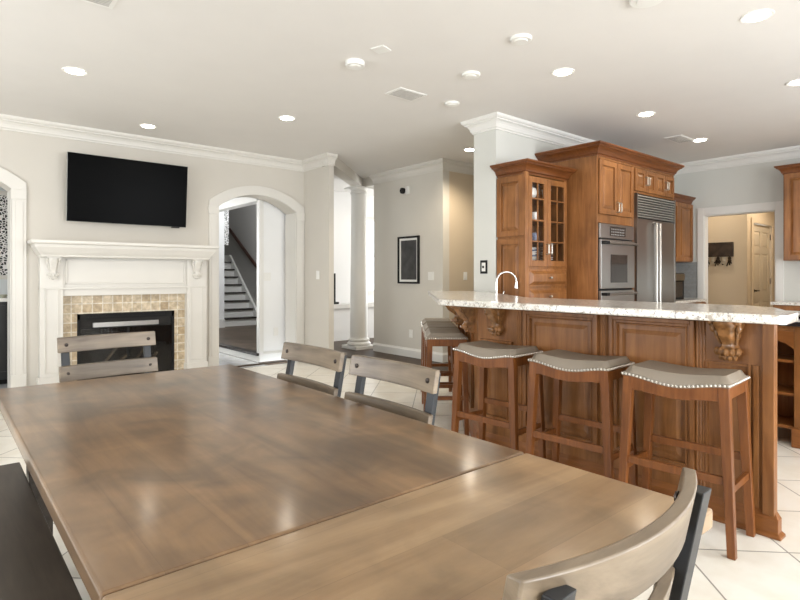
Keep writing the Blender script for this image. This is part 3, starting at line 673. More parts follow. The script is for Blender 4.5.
# ------------------------------------------------------------ kitchen cabinets
def panel_door(F, u0, u1, w0, w1, par, name='door', s_=.055, m_=None, t_=.02):
    b = MB(); n = t_
    b.fb(F, u0, u0 + s_, w0, w1, 0, n).fb(F, u1 - s_, u1, w0, w1, 0, n).fb(F, u0 + s_, u1 - s_, w0, w0 + s_, 0, n).fb(F, u0 + s_, u1 - s_, w1 - s_, w1, 0, n)
    b.fb(F, u0 + s_, u1 - s_, w0 + s_, w1 - s_, 0, n * .3)
    if u1 - u0 > 2 * s_ + .05 and w1 - w0 > 2 * s_ + .05: b.frust(F, u0 + s_ + .008, u1 - s_ - .008, w0 + s_ + .008, w1 - s_ - .008, n * .3, min(.03, (u1 - u0 - 2 * s_) * .2), n * .95)
    return b.build(name, m_ or CHERRY, par, bevel=.0025)
def pull(F, u, w0, w1, par, n=.02):
    MB().tube([F(u, w0, n), F(u, w0, n + .025), F(u, w0 + .006, n + .032), F(u, w1 - .006, n + .032), F(u, w1, n + .025), F(u, w1, n)], .006, 8).build('pull_handle', NICKEL, par, smooth=True)
def hpull(F, u0, u1, w_, par, n=.02):
    MB().tube([F(u0, w_, n), F(u0, w_, n + .03), F(u1, w_, n + .03), F(u1, w_, n)], .006, 8).build('pull_handle', NICKEL, par, smooth=True)
def knob(F, u, w_, par, n=.02):
    MB().tube([F(u, w_, n), F(u, w_, n + .018)], .006, 8).ball(F(u, w_, n + .024), .014).build('knob', NICKEL, par, smooth=True)
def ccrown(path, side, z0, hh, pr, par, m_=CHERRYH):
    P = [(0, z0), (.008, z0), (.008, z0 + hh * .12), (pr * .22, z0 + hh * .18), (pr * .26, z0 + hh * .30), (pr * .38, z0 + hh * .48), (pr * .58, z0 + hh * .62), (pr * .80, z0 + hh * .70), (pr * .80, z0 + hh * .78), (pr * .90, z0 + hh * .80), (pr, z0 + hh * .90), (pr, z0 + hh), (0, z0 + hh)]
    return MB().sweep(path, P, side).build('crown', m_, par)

# hutch with glass doors
t = thing('glass_door_hutch', 'tall honey wood hutch with two glass doors at the left of the ovens', 'cabinet', (4.75, 3.48, 0))
x0, x1, y0, y1 = 4.40, 5.118, 3.31, 3.655
m = MB().box(x0, y0, 0.1, x0 + .02, y1, 2.25).box(x1 - .02, y0, .1, x1, y1, 2.25).box(x0 + .02, y0 + .001, 2.23, x1 - .02, y1, 2.249).box(x0 + .02, y0 + .002, 0.1, x1 - .02, y1, 1.37)
m.box(x0 + .02, y0, 1.37, x0 + .06, y0 + .02, 2.23).box(x1 - .05, y0, 1.37, x1 - .02, y0 + .02, 2.23)
m.box(x0 - .021, y0 - .018, .1, x0 + .032, y0 + .011, 2.25)
m.build('carcass', CHERRY, t, bevel=.002)
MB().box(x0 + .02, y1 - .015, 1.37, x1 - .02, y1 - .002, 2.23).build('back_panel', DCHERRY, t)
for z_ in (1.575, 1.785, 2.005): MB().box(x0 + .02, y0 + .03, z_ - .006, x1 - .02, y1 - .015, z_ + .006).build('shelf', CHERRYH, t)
F = FY(y0)
for (a, b) in ((x0 + .035, 4.745), (4.75, x1 - .025)):
    s_ = .055; d = MB()
    d.fb(F, a, a + s_, 1.325, 2.215, 0, .02).fb(F, b - s_, b, 1.325, 2.215, 0, .02).fb(F, a + s_, b - s_, 1.325, 1.385, 0, .02).fb(F, a + s_, b - s_, 2.155, 2.215, 0, .02)
    dd = d.build('glass_door', CHERRY, t, bevel=.003)
    g = MB(); c_ = (a + b) / 2
    g.fb(F, c_ - .006, c_ + .006, 1.385, 2.155, .004, .014)
    for z_ in (1.575, 1.785, 2.0): g.fb(F, a + s_, b - s_, z_ - .006, z_ + .006, .004, .014)
    g.build('muntins', CHERRY, dd)
    MB().fb(F, a + s_, b - s_, 1.385, 2.155, .001, .004).build('pane', GLASS, dd)
pull(F, 4.72, 1.45, 1.55, t); pull(F, 4.775, 1.45, 1.55, t)
FL = FX(x0)
panel_door(FL, y0 + .01, y1 - .005, 1.625, 2.22, t, 'side_panel'); panel_door(FL, y0 + .01, y1 - .005, .92, 1.60, t, 'side_panel'); panel_door(FL, y0 + .01, y1 - .005, .12, .88, t, 'side_panel')
for z0, z1 in ((1.125, 1.30), (.945, 1.105)):
    d = MB(); d.fb(F, x0 + .03, x1 - .02, z0, z1, 0, .012).frust(F, x0 + .05, x1 - .04, z0 + .015, z1 - .015, .012, .035, .04)
    dd = d.build('drawer', CHERRY, t, bevel=.003); knob(F, 4.75, (z0 + z1) / 2, dd, .04)
panel_door(F, x0 + .03, 4.745, .13, .90, t); panel_door(F, 4.75, x1 - .02, .13, .90, t)
ccrown([(x0, y1), (x0, y0), (x1, y0)], -1, 2.235, .11, .12, t)
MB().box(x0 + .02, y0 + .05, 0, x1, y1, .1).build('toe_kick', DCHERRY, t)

# tall oven cabinet and refrigerator cabinets
t = thing('oven_cabinet', 'tall honey wood cabinet housing the double oven and cupboards over the refrigerator', 'cabinet', (5.9, 3.3, 0))
yf = 2.965; F = FY(yf)
m = MB().box(5.12, yf, 0, 5.145, 3.655, 2.50).box(5.855, yf, 0, 5.885, 3.655, 2.46).box(6.86, yf, 0, 6.885, 3.655, 2.46).box(5.145, yf + .002, 2.432, 6.86, 3.655, 2.46)
m.box(5.146, yf + .001, 1.775, 5.854, 3.655, 1.86).box(5.885, yf + .0, 2.15, 6.86, 3.655, 2.17).box(5.145, yf + .01, 1.86, 5.855, 3.655, 2.43).box(5.885, yf + .01, 2.17, 6.86, 3.655, 2.43)
m.box(5.145, yf, 0.1, 5.855, 3.655, .30)
m.build('carcass', CHERRY, t, bevel=.002)
for a, b in ((5.15, 5.497), (5.503, 5.85)): panel_door(F, a, b, 1.865, 2.42, t)
pull(F, 5.475, 1.90, 2.0, t); pull(F, 5.525, 1.90, 2.0, t)
for a, b in ((5.89, 6.13), (6.135, 6.37), (6.376, 6.612), (6.617, 6.855)): panel_door(F, a, b, 2.175, 2.42, t, s_=.045)
for u in (6.11, 6.155, 6.597, 6.637): pull(F, u, 2.25, 2.34, t)
ccrown([(5.12, 3.655), (5.12, yf), (6.885, yf), (6.885, 3.655)], -1, 2.455, .12, .09, t)
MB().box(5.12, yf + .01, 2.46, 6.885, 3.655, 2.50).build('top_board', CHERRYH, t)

t = thing('double_oven', 'stainless steel double wall oven set in the tall cabinet', 'oven', (5.5, 3.2, .3))
MB().fb(F, 5.150, 5.850, .31, 1.77, -.5, -.002).build('body', BLACK, t)
MB().fb(F, 5.150, 5.850, 1.62, 1.768, -.002, .02).build('control_panel', STEEL, t, bevel=.003)
cp = MB().fb(F, 5.34, 5.66, 1.645, 1.745, .02, .024).build('display', OGLASS, t)
kb = MB()
for r_ in range(3):
    for k in range(8): kb.fb(F, 5.36 + k * .035, 5.382 + k * .035, 1.655 + r_ * .028, 1.668 + r_ * .028, .024, .026)
kb.build('buttons', mat('grey_button', (.22, .21, .20), .4), cp)
for z0, z1 in ((1.10, 1.605), (.34, 1.08)):
    d = MB().fb(F, 5.155, 5.845, z0, z1, -.002, .03).build('oven_door', STEEL, t, bevel=.004)
    h_ = z1 - z0
    MB().fb(F, 5.34, 5.68, z0 + h_ * .12, z0 + h_ * .70, .03, .034).build('oven_window', OGLASS, d)
    MB().tube([F(5.18, z1 - .035, .03), F(5.18, z1 - .035, .075), F(5.82, z1 - .035, .075), F(5.82, z1 - .035, .03)], .014, 10).build('handle', STEEL, d, smooth=True)
    MB().fb(F, 5.155, 5.22, z1 - .05, z1 - .02, .03, .09).build('handle_end', BLACK, d, bevel=.004)

t = thing('refrigerator', 'tall stainless side-by-side refrigerator with a louvred grille on top', 'refrigerator', (6.37, 3.2, 0))
MB().fb(F, 5.887, 6.858, .0, 2.148, -.66, -.01).build('body', STEELD, t)
MB().fb(F, 5.889, 5.91, .1, 2.145, -.01, .035).fb(F, 6.835, 6.856, .1, 2.145, -.01, .035).build('side_trim', STEEL, t)
g = MB()
for k in range(9):
    z_ = 1.885 + k * .0285
    g.hexa([F(5.91, z_, .0), F(6.835, z_, .0), F(6.835, z_, .030), F(5.91, z_, .030), F(5.91, z_ + .018, .0), F(6.835, z_ + .018, .0), F(6.835, z_ + .018, .022), F(5.91, z_ + .018, .022)])
g.build('louvre_grille', STEELB, t)
MB().fb(F, 5.91, 6.835, 1.88, 2.145, -.01, -.002).build('grille_back', BLACK, t)
for a, b in ((5.912, 6.315), (6.322, 6.833)): MB().fb(F, a, b, .12, 1.865, -.01, .03).build('door', STEEL, t, bevel=.004)
for u in (6.275, 6.36): MB().tube([F(u, .55, .03), F(u, .55, .075), F(u, 1.83, .075), F(u, 1.83, .03)], .0135, 10).build('handle', STEELB, t, smooth=True)

# corner upper and base cabinets right of the refrigerator
t = thing('corner_wall_cabinet', 'dark-fronted wall cabinet right of the refrigerator', 'cabinet', (7.6, 3.5, 1.43))
F2 = FY(3.34)
MB().box(6.89, 3.34, 1.43, 8.36, 3.655, 2.26).build('carcass', CHERRY, t, bevel=.002)
for a, b in ((6.9, 7.38), (7.385, 7.87), (7.875, 8.34)): panel_door(F2, a, b, 1.44, 2.25, t)
ccrown([(6.89, 3.34), (8.30, 3.34)], -1, 2.25, .10, .075, t)
t = thing('corner_base_cabinet', 'honey wood base cabinet right of the refrigerator', 'cabinet', (7.6, 3.4, 0))
F3 = FY(3.07)
MB().box(6.89, 3.07, .1, 8.10, 3.655, .88).build('carcass', CHERRY, t, bevel=.002)
for a, b in ((6.9, 7.29), (7.295, 7.69), (7.695, 8.09)): panel_door(F3, a, b, .12, .70, t); panel_door(F3, a, b, .72, .87, t, 'drawer')
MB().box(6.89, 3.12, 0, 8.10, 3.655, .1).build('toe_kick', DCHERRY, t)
o = MB().box(6.89, 3.04, .88, 8.10, 3.655, .915).build('corner_worktop', GRAN, bevel=.004); tag(o, 'pale granite worktop on the base cabinet right of the refrigerator', 'countertop')
o = MB().box(6.89, 3.645, .915, 8.36, 3.658, 1.43).build('backsplash', BACKSP); tag(o, 'grey tiled backsplash behind the worktop right of the refrigerator', 'backsplash')
o = MB().box(8.366, 3.28, .915, 8.378, 3.64, 1.43).build('backsplash', BACKSP); tag(o, 'grey tiled backsplash beside the left casing of the pantry doorway', 'backsplash')
t = thing('coffee_maker', 'small black and steel appliance on the worktop right of refrigerator', 'appliance', (7.6, 3.3, .915))
MB().box(7.42, 3.22, .915, 7.80, 3.50, 1.27).build('body', BLACK, t, bevel=.01)
MB().box(7.44, 3.205, 1.17, 7.78, 3.22, 1.26).build('top_panel', STEEL, t); MB().box(7.45, 3.21, .95, 7.72, 3.22, 1.15).build('front_glass', OGLASS, t)

# right wall cabinets and counter
t = thing('wall_cabinet', 'honey wood wall cabinet with crown at the right edge', 'cabinet', (8.2, 1.5, 1.42))
F4 = FX(8.05)
MB().box(8.05, .0, 1.42, 8.378, 2.14, 2.50).build('carcass', CHERRY, t, bevel=.002)
for k in range(4): panel_door(F4, 2.13 - (k + 1) * .53, 2.13 - k * .53 - .006, 1.43, 2.49, t)
ccrown([(8.378, 2.14), (8.05, 2.14), (8.05, 0.0)], -1, 2.485, .11, .08, t)
t = thing('wall_base_cabinet', 'honey wood base cabinet below the wall cabinet at the right', 'cabinet', (8.1, 1.2, 0))
MB().box(7.80, .0, .1, 8.378, 2.18, .88).build('carcass', CHERRY, t, bevel=.002)
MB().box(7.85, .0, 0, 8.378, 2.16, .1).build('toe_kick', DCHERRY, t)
for k in range(4): panel_door(FX(7.80), 2.17 - (k + 1) * .54, 2.17 - k * .54 - .006, .12, .87, t)
o = MB().box(7.77, .0, .88, 8.378, 2.20, .915).build('wall_worktop', GRAN, bevel=.004); tag(o, 'pale granite worktop along the right wall beside the doorway', 'countertop')

# island with open shelves
t = thing('kitchen_island', 'island cabinet with open end shelves and a black granite top', 'island', (5.3, .7, 0))
FI = FX(4.72)
m = MB().box(5.05, 0.0, .1, 6.1, 1.60, .87).box(4.72, 1.57, .1, 5.05, 1.60, .87).box(4.72, 1.14, .0, 5.05, 1.19, .87).box(4.72, 1.19, .83, 5.05, 1.57, .87).box(4.72, 0, .1, 5.05, 1.14, .87)
m.build('carcass', CHERRY, t, bevel=.003)
MB().box(4.69, 1.12, 0, 4.72, 1.20, .14).box(4.70, 0, 0, 4.72, 1.12, .13).build('plinth', CHERRYY, t, bevel=.006)
for z_ in (.12, .36, .60): MB().box(4.74, 1.19, z_, 5.05, 1.57, z_ + .02).build('shelf', CHERRYY, t)
sc = MB().fprism(FI, [(1.19, .83), (1.19, .70), (1.24, .74), (1.33, .77), (1.43, .77), (1.52, .74), (1.57, .70), (1.57, .83)], -.02, 0).build('shaped_valance', CHERRYY, t)
panel_door(FI, .60, 1.13, .15, .86, t); panel_door(FI, .04, .59, .15, .86, t)
MB().box(4.66, -.05, .87, 6.14, 1.66, .905).build('granite_top', BGRAN, t, bevel=.006)
t = thing('cooktop', 'flat black cooktop set on the island', 'cooktop', (5.4, 1.0, .905))
MB().box(5.1, .35, .906, 5.65, 1.30, .916).build('glass_plate', GBLACK, t, bevel=.003)
for x, y in ((5.24, .6), (5.5, .6), (5.24, 1.05), (5.5, 1.05)):
    g = MB(); g.box(x - .1, y - .008, .93, x + .1, y + .008, .94).box(x - .008, y - .1, .93, x + .008, y + .1, .94).lathe((x, y, .916), [(.05, 0), (.04, .015)], 16); g.box(x - .1, y - .01, .916, x - .085, y + .01, .935).box(x + .085, y - .01, .916, x + .1, y + .01, .935)
    g.build('burner_grate', BLACK, t)

# key rack in pantry
t = thing('key_rack', 'dark wooden wall rack with keys hanging from its hooks', 'key rack', (9.37, 3.35, 1.64)); FP = FX(9.4)
MB().fb(FP, 3.15, 3.68, 1.53, 1.755, 0, .02).build('back_board', RACKM, t, bevel=.003)
rim(MB(), FP, 3.15, 3.68, 1.53, 1.755, .022, .02, .032).build('frame', RACKM, t)
for k in range(6):
    u = 3.19 + k * .082
    MB().tube([FP(u, 1.56, .02), FP(u, 1.545, .045), FP(u, 1.53, .05), FP(u, 1.525, .04)], .004, 6).build('hook', DBRONZE, t, smooth=True)
for k in range(6):
    u = 3.19 + k * .082; b = MB(); n_ = 3 + k % 3
    b.lathe(FP(u, 1.505, .045), [(.022, -.002), (.026, 0), (.022, .002)], 14, 'x')
    for j in range(n_):
        a = (j - (n_ - 1) / 2) * .35; L_ = .075 + .02 * ((j + k) % 3)
        e = FP(u + math.sin(a) * L_, 1.49 - math.cos(a) * L_, .045 + .003 * j)
        b.bar(FP(u, 1.492, .045 + .003 * j), e, .004, .020).ball(FP(u + math.sin(a) * .02, 1.488 - math.cos(a) * .02, .045 + .003 * j), .02, (.3, 1, 1), 8)
    o = b.build('keys', NICKEL if k % 2 else DBRONZE)
    tag(o, 'bunch of keys hanging from a hook of the dark pantry rack', 'keys', 'bunches of keys on the pantry rack')

# ------------------------------------------------------------ breakfast bar
CX, CY = 2.60, 2.66
TIP = (4.0, 4.27)
u_ = Vector((TIP[0] - CX, TIP[1] - CY, 0)).normalized(); n_ = Vector((u_.y, -u_.x, 0))   # n_ towards the kitchen
FD = Fr((CX, CY, 0), u_, -n_)          # diagonal frame, n outward (towards the hall); n = 0 on the counter edge
OV = .30
t = thing('breakfast_bar', 'honey wood breakfast bar with raised panels and carved brackets', 'bar', (3.2, 1.7, 0))
XB = 3.02
Lc = FD(0, 0, -OV)
s_c = (XB - Lc.x) / u_.x; yc = Lc.y + u_.y * s_c            # corner of straight and diagonal faces
endp = FD(2.05, 0, -OV)
body = [(XB, .835), (XB, yc), (FD(1.72, 0, -OV).x, FD(1.72, 0, -OV).y), (FD(1.62, 0, -.54).x, FD(1.62, 0, -.54).y), (FD(.25, 0, -.54).x, FD(.25, 0, -.54).y), (3.20, 2.40), (3.20, 1.025), (3.05, .835)]
MB().prism(body, 0, 1.029).build('body', CHERRY, t)
FBX = FX(XB)
pl_prof = [(0, 0), (.03, 0), (.03, .012), (.016, .025), (.016, .085), (.008, .10), (0, .115)]
MB().sweep([(3.20, .835 + .19), (3.05, .835), (XB, .835), (XB, yc), tuple(FD(1.5, 0, -OV))[:2]], pl_prof, 1).build('plinth', CHERRYY, t, bevel=.002)
def wall_panel(F, u0, u1, w0, w1, nm='raised_panel'):
    b = MB()
    if u1 < u0: u0, u1 = u1, u0
    for i, (o0, s_, n1) in enumerate(((0, .022, .024), (.022, .016, .014), (.038, .008, .020))):
        rim(b, F, u0 + o0, u1 - o0, w0 + o0, w1 - o0, s_, 0, n1)
    if u1 - u0 > .16: b.frust(F, u0 + .07, u1 - .07, w0 + .07, w1 - .07, .0, .025, .008)
    b.build(nm, CHERRY, t, bevel=.003)
for a, b in ((1.19, 1.66), (1.735, 2.27)): wall_panel(FBX, a, b, .20, 1.0)
for y in (1.165, 1.70, 2.32): 
    b = MB()
    for d_ in (-.016, 0, .016): b.tube([FBX(y + d_, .15, .0), FBX(y + d_, 1.03, .0)], .009, 8)
    b.build('reeded_strip', CHERRY, t, smooth=True)
b = MB()
b.fb(FBX, .835, .885, .10, 1.028, 0, .016); b.fb(FBX, .90, .925, .12, .80, 0, .012); b.build('end_post', CHERRY, t, bevel=.003)
b = MB(); rim(b, FBX, .935, 1.14, .2, .80, .012, 0, .012); b.build('trim_frame', CHERRY, t, bevel=.002)
wall_panel(FBX, 2.37, yc - .03, .20, .78)
FD_B = Fr(Lc, u_, -n_); wall_panel(FD_B, s_c + .28, s_c + .76, .2, 1.0); wall_panel(FD_B, s_c + .92, s_c + 1.4, .2, 1.0)
bracket(FBX, 1.025, .13, 1.03, .22, .13, 'carved_bracket', ORN, t, 0)
bracket(FBX, 2.50, .12, 1.03, .22, .12, 'carved_bracket', ORN, t, 0)
bracket(FD_B, s_c + .22, .09, 1.03, .24, .20, 'carved_bracket', ORN, t, 0)
bracket(FD_B, s_c + .85, .09, 1.03, .24, .24, 'carved_bracket', ORN, t, 0)
# granite top
top = [(2.606, .71), (2.60, .74), (2.60, CY - .02), (CX + .01, CY + .02), (FD(2.10, 0, 0).x, FD(2.10, 0, 0).y), (4.03, 4.27), (4.37, 3.975), (4.37, 3.80), (3.37, 2.50), (3.37, 1.05), (3.24, .89), (2.95, .755), (2.88, .71), (2.63, .685)]
o = MB().prism(top, 1.032, 1.071).build('bar_countertop', GRAN, bevel=.012, seg=3); tag(o, 'long angled white speckled granite top of the breakfast bar', 'countertop')
# lower sink counter behind
t = thing('sink_cabinet', 'honey wood sink cabinet on the kitchen side of the bar', 'cabinet', (3.7, 2.0, 0))
q1 = FD(.27, 0, -.56); q2 = FD(1.72, 0, -.56)
low = [(3.22, 1.15), (3.92, 1.15), (3.92, 2.22), (4.36, 2.85), (4.36, 3.64), (q2.x, q2.y), (q1.x, q1.y), (3.22, 2.40)]
MB().prism(low, .1, .87).build('body', CHERRY, t, bevel=.003)
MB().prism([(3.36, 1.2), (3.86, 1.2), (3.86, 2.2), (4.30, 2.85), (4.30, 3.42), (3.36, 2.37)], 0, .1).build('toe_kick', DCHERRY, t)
o = MB().prism(low, .87, .905).build('sink_worktop', GRAN, bevel=.003); tag(o, 'lower granite worktop behind the raised bar', 'countertop')
fx, fy = 4.205, 3.505
t = thing('faucet', 'chrome gooseneck faucet rising behind the bar counter', 'faucet', (fx, fy, .905))
MB().lathe((fx, fy, .905), [(.03, 0), (.03, .01), (.018, .03), (.018, .10), (.014, .12)], 20).build('base', CHROME, t, smooth=True)
rv = Vector((.764, -.646, 0)); pts = [Vector((fx, fy, 1.0)), Vector((fx, fy, 1.17))]
for k in range(11):
    a = math.pi * (1 - k / 10); pts.append(Vector((fx, fy, 1.17)) + rv * (.098 + .098 * math.cos(a)) + Vector((0, 0, .10 * math.sin(a))))
pts.append(pts[-1] - Vector((0, 0, .02)))
MB().tube(pts, .011, 12).build('spout', CHROME, t, smooth=True)
MB().tube([pts[-1] + Vector((0, 0, .02)), pts[-1] - Vector((0, 0, .04))], [.014, .019], 12).build('spray_head', CHROME, t, smooth=True)
MB().tube([Vector((fx, fy, .98)), Vector((fx, fy, .99)) + rv * .04, Vector((fx, fy, 1.08)) + rv * .075], .007, 8).build('lever', CHROME, t, smooth=True)

# dishes in the hutch
def bowl(x, y, z, r, h, m_, lab, name='bowl', cat='bowl', grp=None):
    o = MB().lathe((x, y, z), [(r * .4, 0), (r * .8, h * .35), (r, h), (r * .94, h), (r * .72, h * .4), (.002, h * .18)], 20).build(name, m_, smooth=True); tag(o, lab, cat, grp); return o
zs = [1.371, 1.582, 1.792, 2.012]
o = MB().lathe((4.60, 3.40, zs[3]), [(.035, 0), (.06, .02), (.07, .06), (.06, .10), (.03, .12), (.012, .125), (.014, .14)], 22).build('round_jar', CHINA, smooth=True); tag(o, 'round white lidded jar on the top shelf behind the left glass door', 'jar')
bowl(4.88, 3.40, zs[3], .05, .12, CHINA, 'white cup on the top shelf behind the right glass door', 'tall_cup', 'cup')
def mug(x, z, m_, lab, grp):
    t = thing('mug', lab, 'mug', (x, 3.39, z), grp)
    MB().lathe((x, 3.39, z), [(.034, 0), (.038, .01), (.038, .085), (.034, .085), (.032, .012), (.002, .01)], 18).build('body', m_, t, smooth=True)
    MB().tube([(x + .034, 3.39, z + .07), (x + .058, 3.39, z + .065), (x + .06, 3.39, z + .035), (x + .036, 3.39, z + .02)], .005, 8).build('handle', m_, t, smooth=True)
mug(4.55, zs[2], BCHINA, 'blue patterned mug on the upper middle shelf, nearest the hutch side', None)
mug(4.66, zs[2], CHINA, 'white mug on the upper middle shelf of the hutch beside the blue one', None)
mug(4.55, zs[1], CHINA, 'white mug on the lower middle shelf, nearest the hutch side', None)
mug(4.66, zs[1], BCHINA, 'blue patterned mug on the lower middle shelf of the hutch', None)
def stack(x, n, r, lab, grp):
    for k in range(n):
        o = MB().lathe((x, 3.40, zs[0] + k * .018), [(r * .55, 0), (r * .6, .004), (r, .013), (r, .016), (r * .6, .008), (.002, .006)], 22).build('plate', CHINA if k % 3 else BCHINA, smooth=True)
        tag(o, lab, 'plate', grp)
stack(4.60, 8, .085, 'plate in the left stack on the hutch bottom shelf', 'left stack of plates in the hutch')
stack(4.89, 11, .065, 'small plate in the right stack on the hutch bottom shelf', 'right stack of plates in the hutch')

# ------------------------------------------------------------ stools
def make_stool():
    L_, W_ = .47, .31       # length along local Y, depth along X
    t = thing('bar_stool', '', 'bar stool', (0, 0, 0))
    def sad(y): q = abs(y) / (L_ / 2); return .004 - .030 * math.cos(min(1, q) * math.pi / 2) ** 2
    b = MB(); nx, ny = 10, 20; top = []; 
    for j in range(ny + 1):
        y = -L_ / 2 + L_ * j / ny; row = []
        for i in range(nx + 1):
            x = -W_ / 2 + W_ * i / nx
            ex = 1 - abs(x) / (W_ / 2); ey = 1 - abs(y) / (L_ / 2)
            e = max(0, min(1, ex / .22)); f = max(0, min(1, ey / .12))
            z = .752 + sad(y) + (.030 + .016 * math.cos(y / L_ * math.pi) ** 2) * (1 - (1 - e) ** 2) ** .5 * (1 - (1 - f) ** 2) ** .5 
            row.append(b.bm.verts.new((x, y, z)))
        top.append(row)
    for j in range(ny):
        for i in range(nx): b.face([top[j][i], top[j][i + 1], top[j + 1][i + 1], top[j + 1][i]])
    ring = [top[0][i] for i in range(nx + 1)] + [top[j][nx] for j in range(1, ny + 1)] + [top[ny][i] for i in range(nx - 1, -1, -1)] + [top[j][0] for j in range(ny - 1, 0, -1)]
    lo = [b.bm.verts.new((v.co.x, v.co.y, .735 + sad(v.co.y))) for v in ring]
    for k in range(len(ring)): b.face([ring[k], ring[(k + 1) % len(ring)], lo[(k + 1) % len(ring)], lo[k]])
    b.face(lo)
    seat = b.build('seat_cushion', TAUPE, t, smooth=True)
    nb = MB(); pts = []
    def seg(a, c, n):
        for k in range(n): q = k / n; pts.append((a[0] + (c[0] - a[0]) * q, a[1] + (c[1] - a[1]) * q))
    hx, hy = W_ / 2 + .001, L_ / 2 + .001
    seg((-hx, -hy), (hx, -hy), 18); seg((hx, -hy), (hx, hy), 26); seg((hx, hy), (-hx, hy), 18); seg((-hx, hy), (-hx, -hy), 26)
    for x, y in pts: nb.ball((x, y, .743 + sad(y)), .0075, (1, 1, 1), 6)
    nb.build('nailhead_trim', NAIL, seat, smooth=True)
    # aprons
    b = MB(); n = 16
    for s_ in (-1, 1):
        vs = []
        for k in range(n + 1):
            y = -L_ / 2 + .02 + (L_ - .04) * k / n; z = .736 + sad(y); hgt = .055 + .02 * (abs(y) / (L_ / 2)) ** 3
            x = s_ * (W_ / 2 - .012)
            vs.append([b.bm.verts.new(q) for q in ((x - .01, y, z), (x + .01, y, z), (x + .01, y, z - hgt), (x - .01, y, z - hgt))])
        for k in range(n):
            for j in range(4): b.face([vs[k][j], vs[k][(j + 1) % 4], vs[k + 1][(j + 1) % 4], vs[k + 1][j]])
        b.face(vs[0]); b.face(vs[-1][::-1])
        b.box(-W_ / 2 + .02, s_ * (L_ / 2 - .012) - .01, .685, W_ / 2 - .02, s_ * (L_ / 2 - .012) + .01, .745)
    b.build('apron', STOOLW, t, bevel=.002)
    def lp(sx, sy, z):      # leg centre at height z
        q = 1 - z / .74; return Vector((sx * (W_ / 2 - .022 + .018 * q), sy * (L_ / 2 - .024 + .035 * q), z))
    for sx in (-1, 1):
        for sy in (-1, 1): MB().leg(lp(sx, sy, 0), lp(sx, sy, .738), .033, .045, .033, .045).build('leg', STOOLW, t, bevel=.003)
    for sx in (-1, 1):
        zz = .325 if sx < 0 else .37
        MB().bar(lp(sx, -1, zz), lp(sx, 1, zz), .020, .036).build('stretcher', STOOLW, t, bevel=.002)
    for sy in (-1, 1): MB().bar(lp(-1, sy, .285), lp(1, sy, .285), .020, .032).build('stretcher', STOOLW, t, bevel=.002)
    return t
proto = make_stool(); G = 'saddle bar stools around the breakfast bar'
xs = 2.785
proto.location = (xs, 1.15, 0); proto.rotation_euler.z = R(4); proto['group'] = G
proto['label'] = 'wooden saddle stool with taupe nailhead seat, nearest the bar end post'
dup(proto, (xs, 1.715, 0), R(4), 'wooden saddle stool with taupe seat, middle one along the straight bar front', G)
dup(proto, (xs, 2.315, 0), R(3), 'saddle stool with taupe seat at the bar corner, third from the end post', G)
rz = math.atan2(u_.y, u_.x) - R(90)
for s_, lab in ((.78, 'saddle stool at the angled bar side, front of the three overlapping ones'), (1.34, 'saddle stool at the angled bar side, middle of the three overlapping ones'), (1.90, 'saddle stool at the angled bar side, rearmost of the three overlapping ones')):
    p = FD(s_, 0, -.09); dup(proto, (p.x, p.y, 0), rz, lab, G)

# ------------------------------------------------------------ dining table, chairs, bench
t = thing('dining_table', 'long brown wooden dining table with a pale breadboard leaf', 'table', (.7, 1.64, 0))
TX0, TX1, TY0, TY1 = .187, 1.205, .44, 2.83
MB().box(TX0, .906, .718, TX1, TY1, .76).build('tabletop', TABLEM, t, bevel=.007, seg=3)
MB().box(TX0, TY0, .718, TX1, .903, .76).build('leaf', TABLEL, t, bevel=.007, seg=3)
MB().box(TX0 + .1, TY0 + .14, .64, TX1 - .1, TY1 - .14, .718).build('apron', BENCHM, t)
for x in (TX0 + .14, TX1 - .14):
    for y in (TY0 + .18, TY1 - .18): MB().leg((x, y, 0), (x, y, .64), .075, .09).build('leg', BENCHM, t, bevel=.004)
t = thing('bench', 'dark brown wooden bench along the left side of the table', 'bench', (.1, 1.6, 0))
MB().box(-.12, .45, .42, .27, 2.76, .46).build('seat', BENCHM, t, bevel=.005)
for y in (.65, 2.55): MB().leg((-.03, y, 0), (-.03, y, .42), .05, .06).build('leg', BENCHM, t, bevel=.003); MB().leg((.18, y, 0), (.18, y, .42), .05, .06).build('leg', BENCHM, t, bevel=.003)
MB().box(.045, .65, .36, .105, 2.55, .42).build('rail', BENCHM, t)

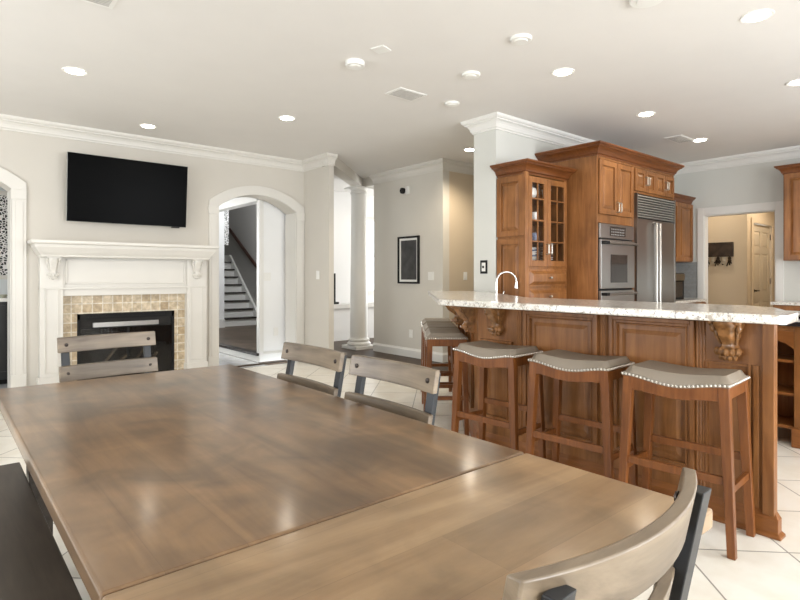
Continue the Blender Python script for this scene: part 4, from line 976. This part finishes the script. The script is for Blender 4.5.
def make_chair(bulge):   # sitter faces +Y; origin below the back
    t = thing('dining_chair', '', 'chair', (0, 0, 0))
    Wc = .505
    def slat(z0, z1, yo):
        b = MB(); n = 18; vs = []
        for k in range(n + 1):
            x = -Wc / 2 + Wc * k / n; y = yo - bulge * (1 - (x / (Wc / 2)) ** 2)
            ring = []
            for q, zz in ((0, z0), (.022, z0), (.022, z1), (0, z1)):
                ring.append(b.bm.verts.new((x, y + q - .011 - (zz - .9) * .2, zz)))
            vs.append(ring)
        for k in range(n):
            for j in range(4): b.face([vs[k][j], vs[k][(j + 1) % 4], vs[k + 1][(j + 1) % 4], vs[k + 1][j]])
        b.face(vs[0]); b.face(vs[-1][::-1])
        return b.build('back_slat', SLATW, t, bevel=.003, smooth=True)
    s1 = slat(.822, .902, .0); s2 = slat(.672, .752, .004)
    def py(z): return -.014 - bulge * .22 - (z - .9) * .2
    for s_ in (-1, 1):
        x = s_ * (Wc / 2 - .040)
        yb = py(.44) - .010
        MB().hexa([(x - .019, yb - .014, .44), (x + .019, yb - .014, .44), (x + .019, yb + .008, .44), (x - .019, yb + .008, .44),
                   (x - .019, py(.885) - .020, .885), (x + .019, py(.885) - .020, .885), (x + .019, py(.885) + .002, .885), (x - .019, py(.885) + .002, .885)]).build('back_post', BMET, t, bevel=.002)
        for sl, z in ((s1, .862), (s2, .712)):
            for f_ in (1, -1):
                y = -bulge * (1 - (x / (Wc / 2)) ** 2) - (z - .9) * .2
                if f_ > 0: MB().lathe((x, y + .011, z), [(.010, 0), (.009, .004), (.004, .006)], 10, 'y').build('bolt', BOLT, sl, smooth=True)
        MB().leg((x, -.06, 0), (x, .05, .44), .026, .032, .026, .032).build('leg', BMET, t, bevel=.002)
        MB().leg((x, .47, 0), (x, .43, .44), .026, .032, .026, .032).build('leg', BMET, t, bevel=.002)
        MB().box(x - .012, .0, .20, x + .012, .45, .225).build('side_rail', BMET, t)
    MB().box(-Wc / 2 + .02, .02, .44, Wc / 2 - .02, .46, .47).build('seat', SLATW, t, bevel=.006)
    MB().box(-Wc / 2 + .04, .42, .40, Wc / 2 - .04, .44, .44).build('front_rail', BMET, t)
    return t
ch = make_chair(.055); ch2 = make_chair(.022); G = 'slat-back dining chairs around the table'
ch.rotation_euler.z = R(2.5); ch.location = (.733, .388, 0); ch['group'] = G; ch['label'] = 'slat-back chair at the near end of the table, seen from behind'
ch2.location = (.747, 3.42, 0); ch2.rotation_euler.z = R(185); ch2['group'] = G; ch2['label'] = 'slat-back chair at the far table end in front of the fireplace'
dup(ch2, (1.33, 2.20, 0), R(90), 'slat-back chair at the right table side, the farther of the pair', G)
dup(ch2, (1.335, 1.625, 0), R(90), 'slat-back chair at the right table side, the nearer of the pair', G)
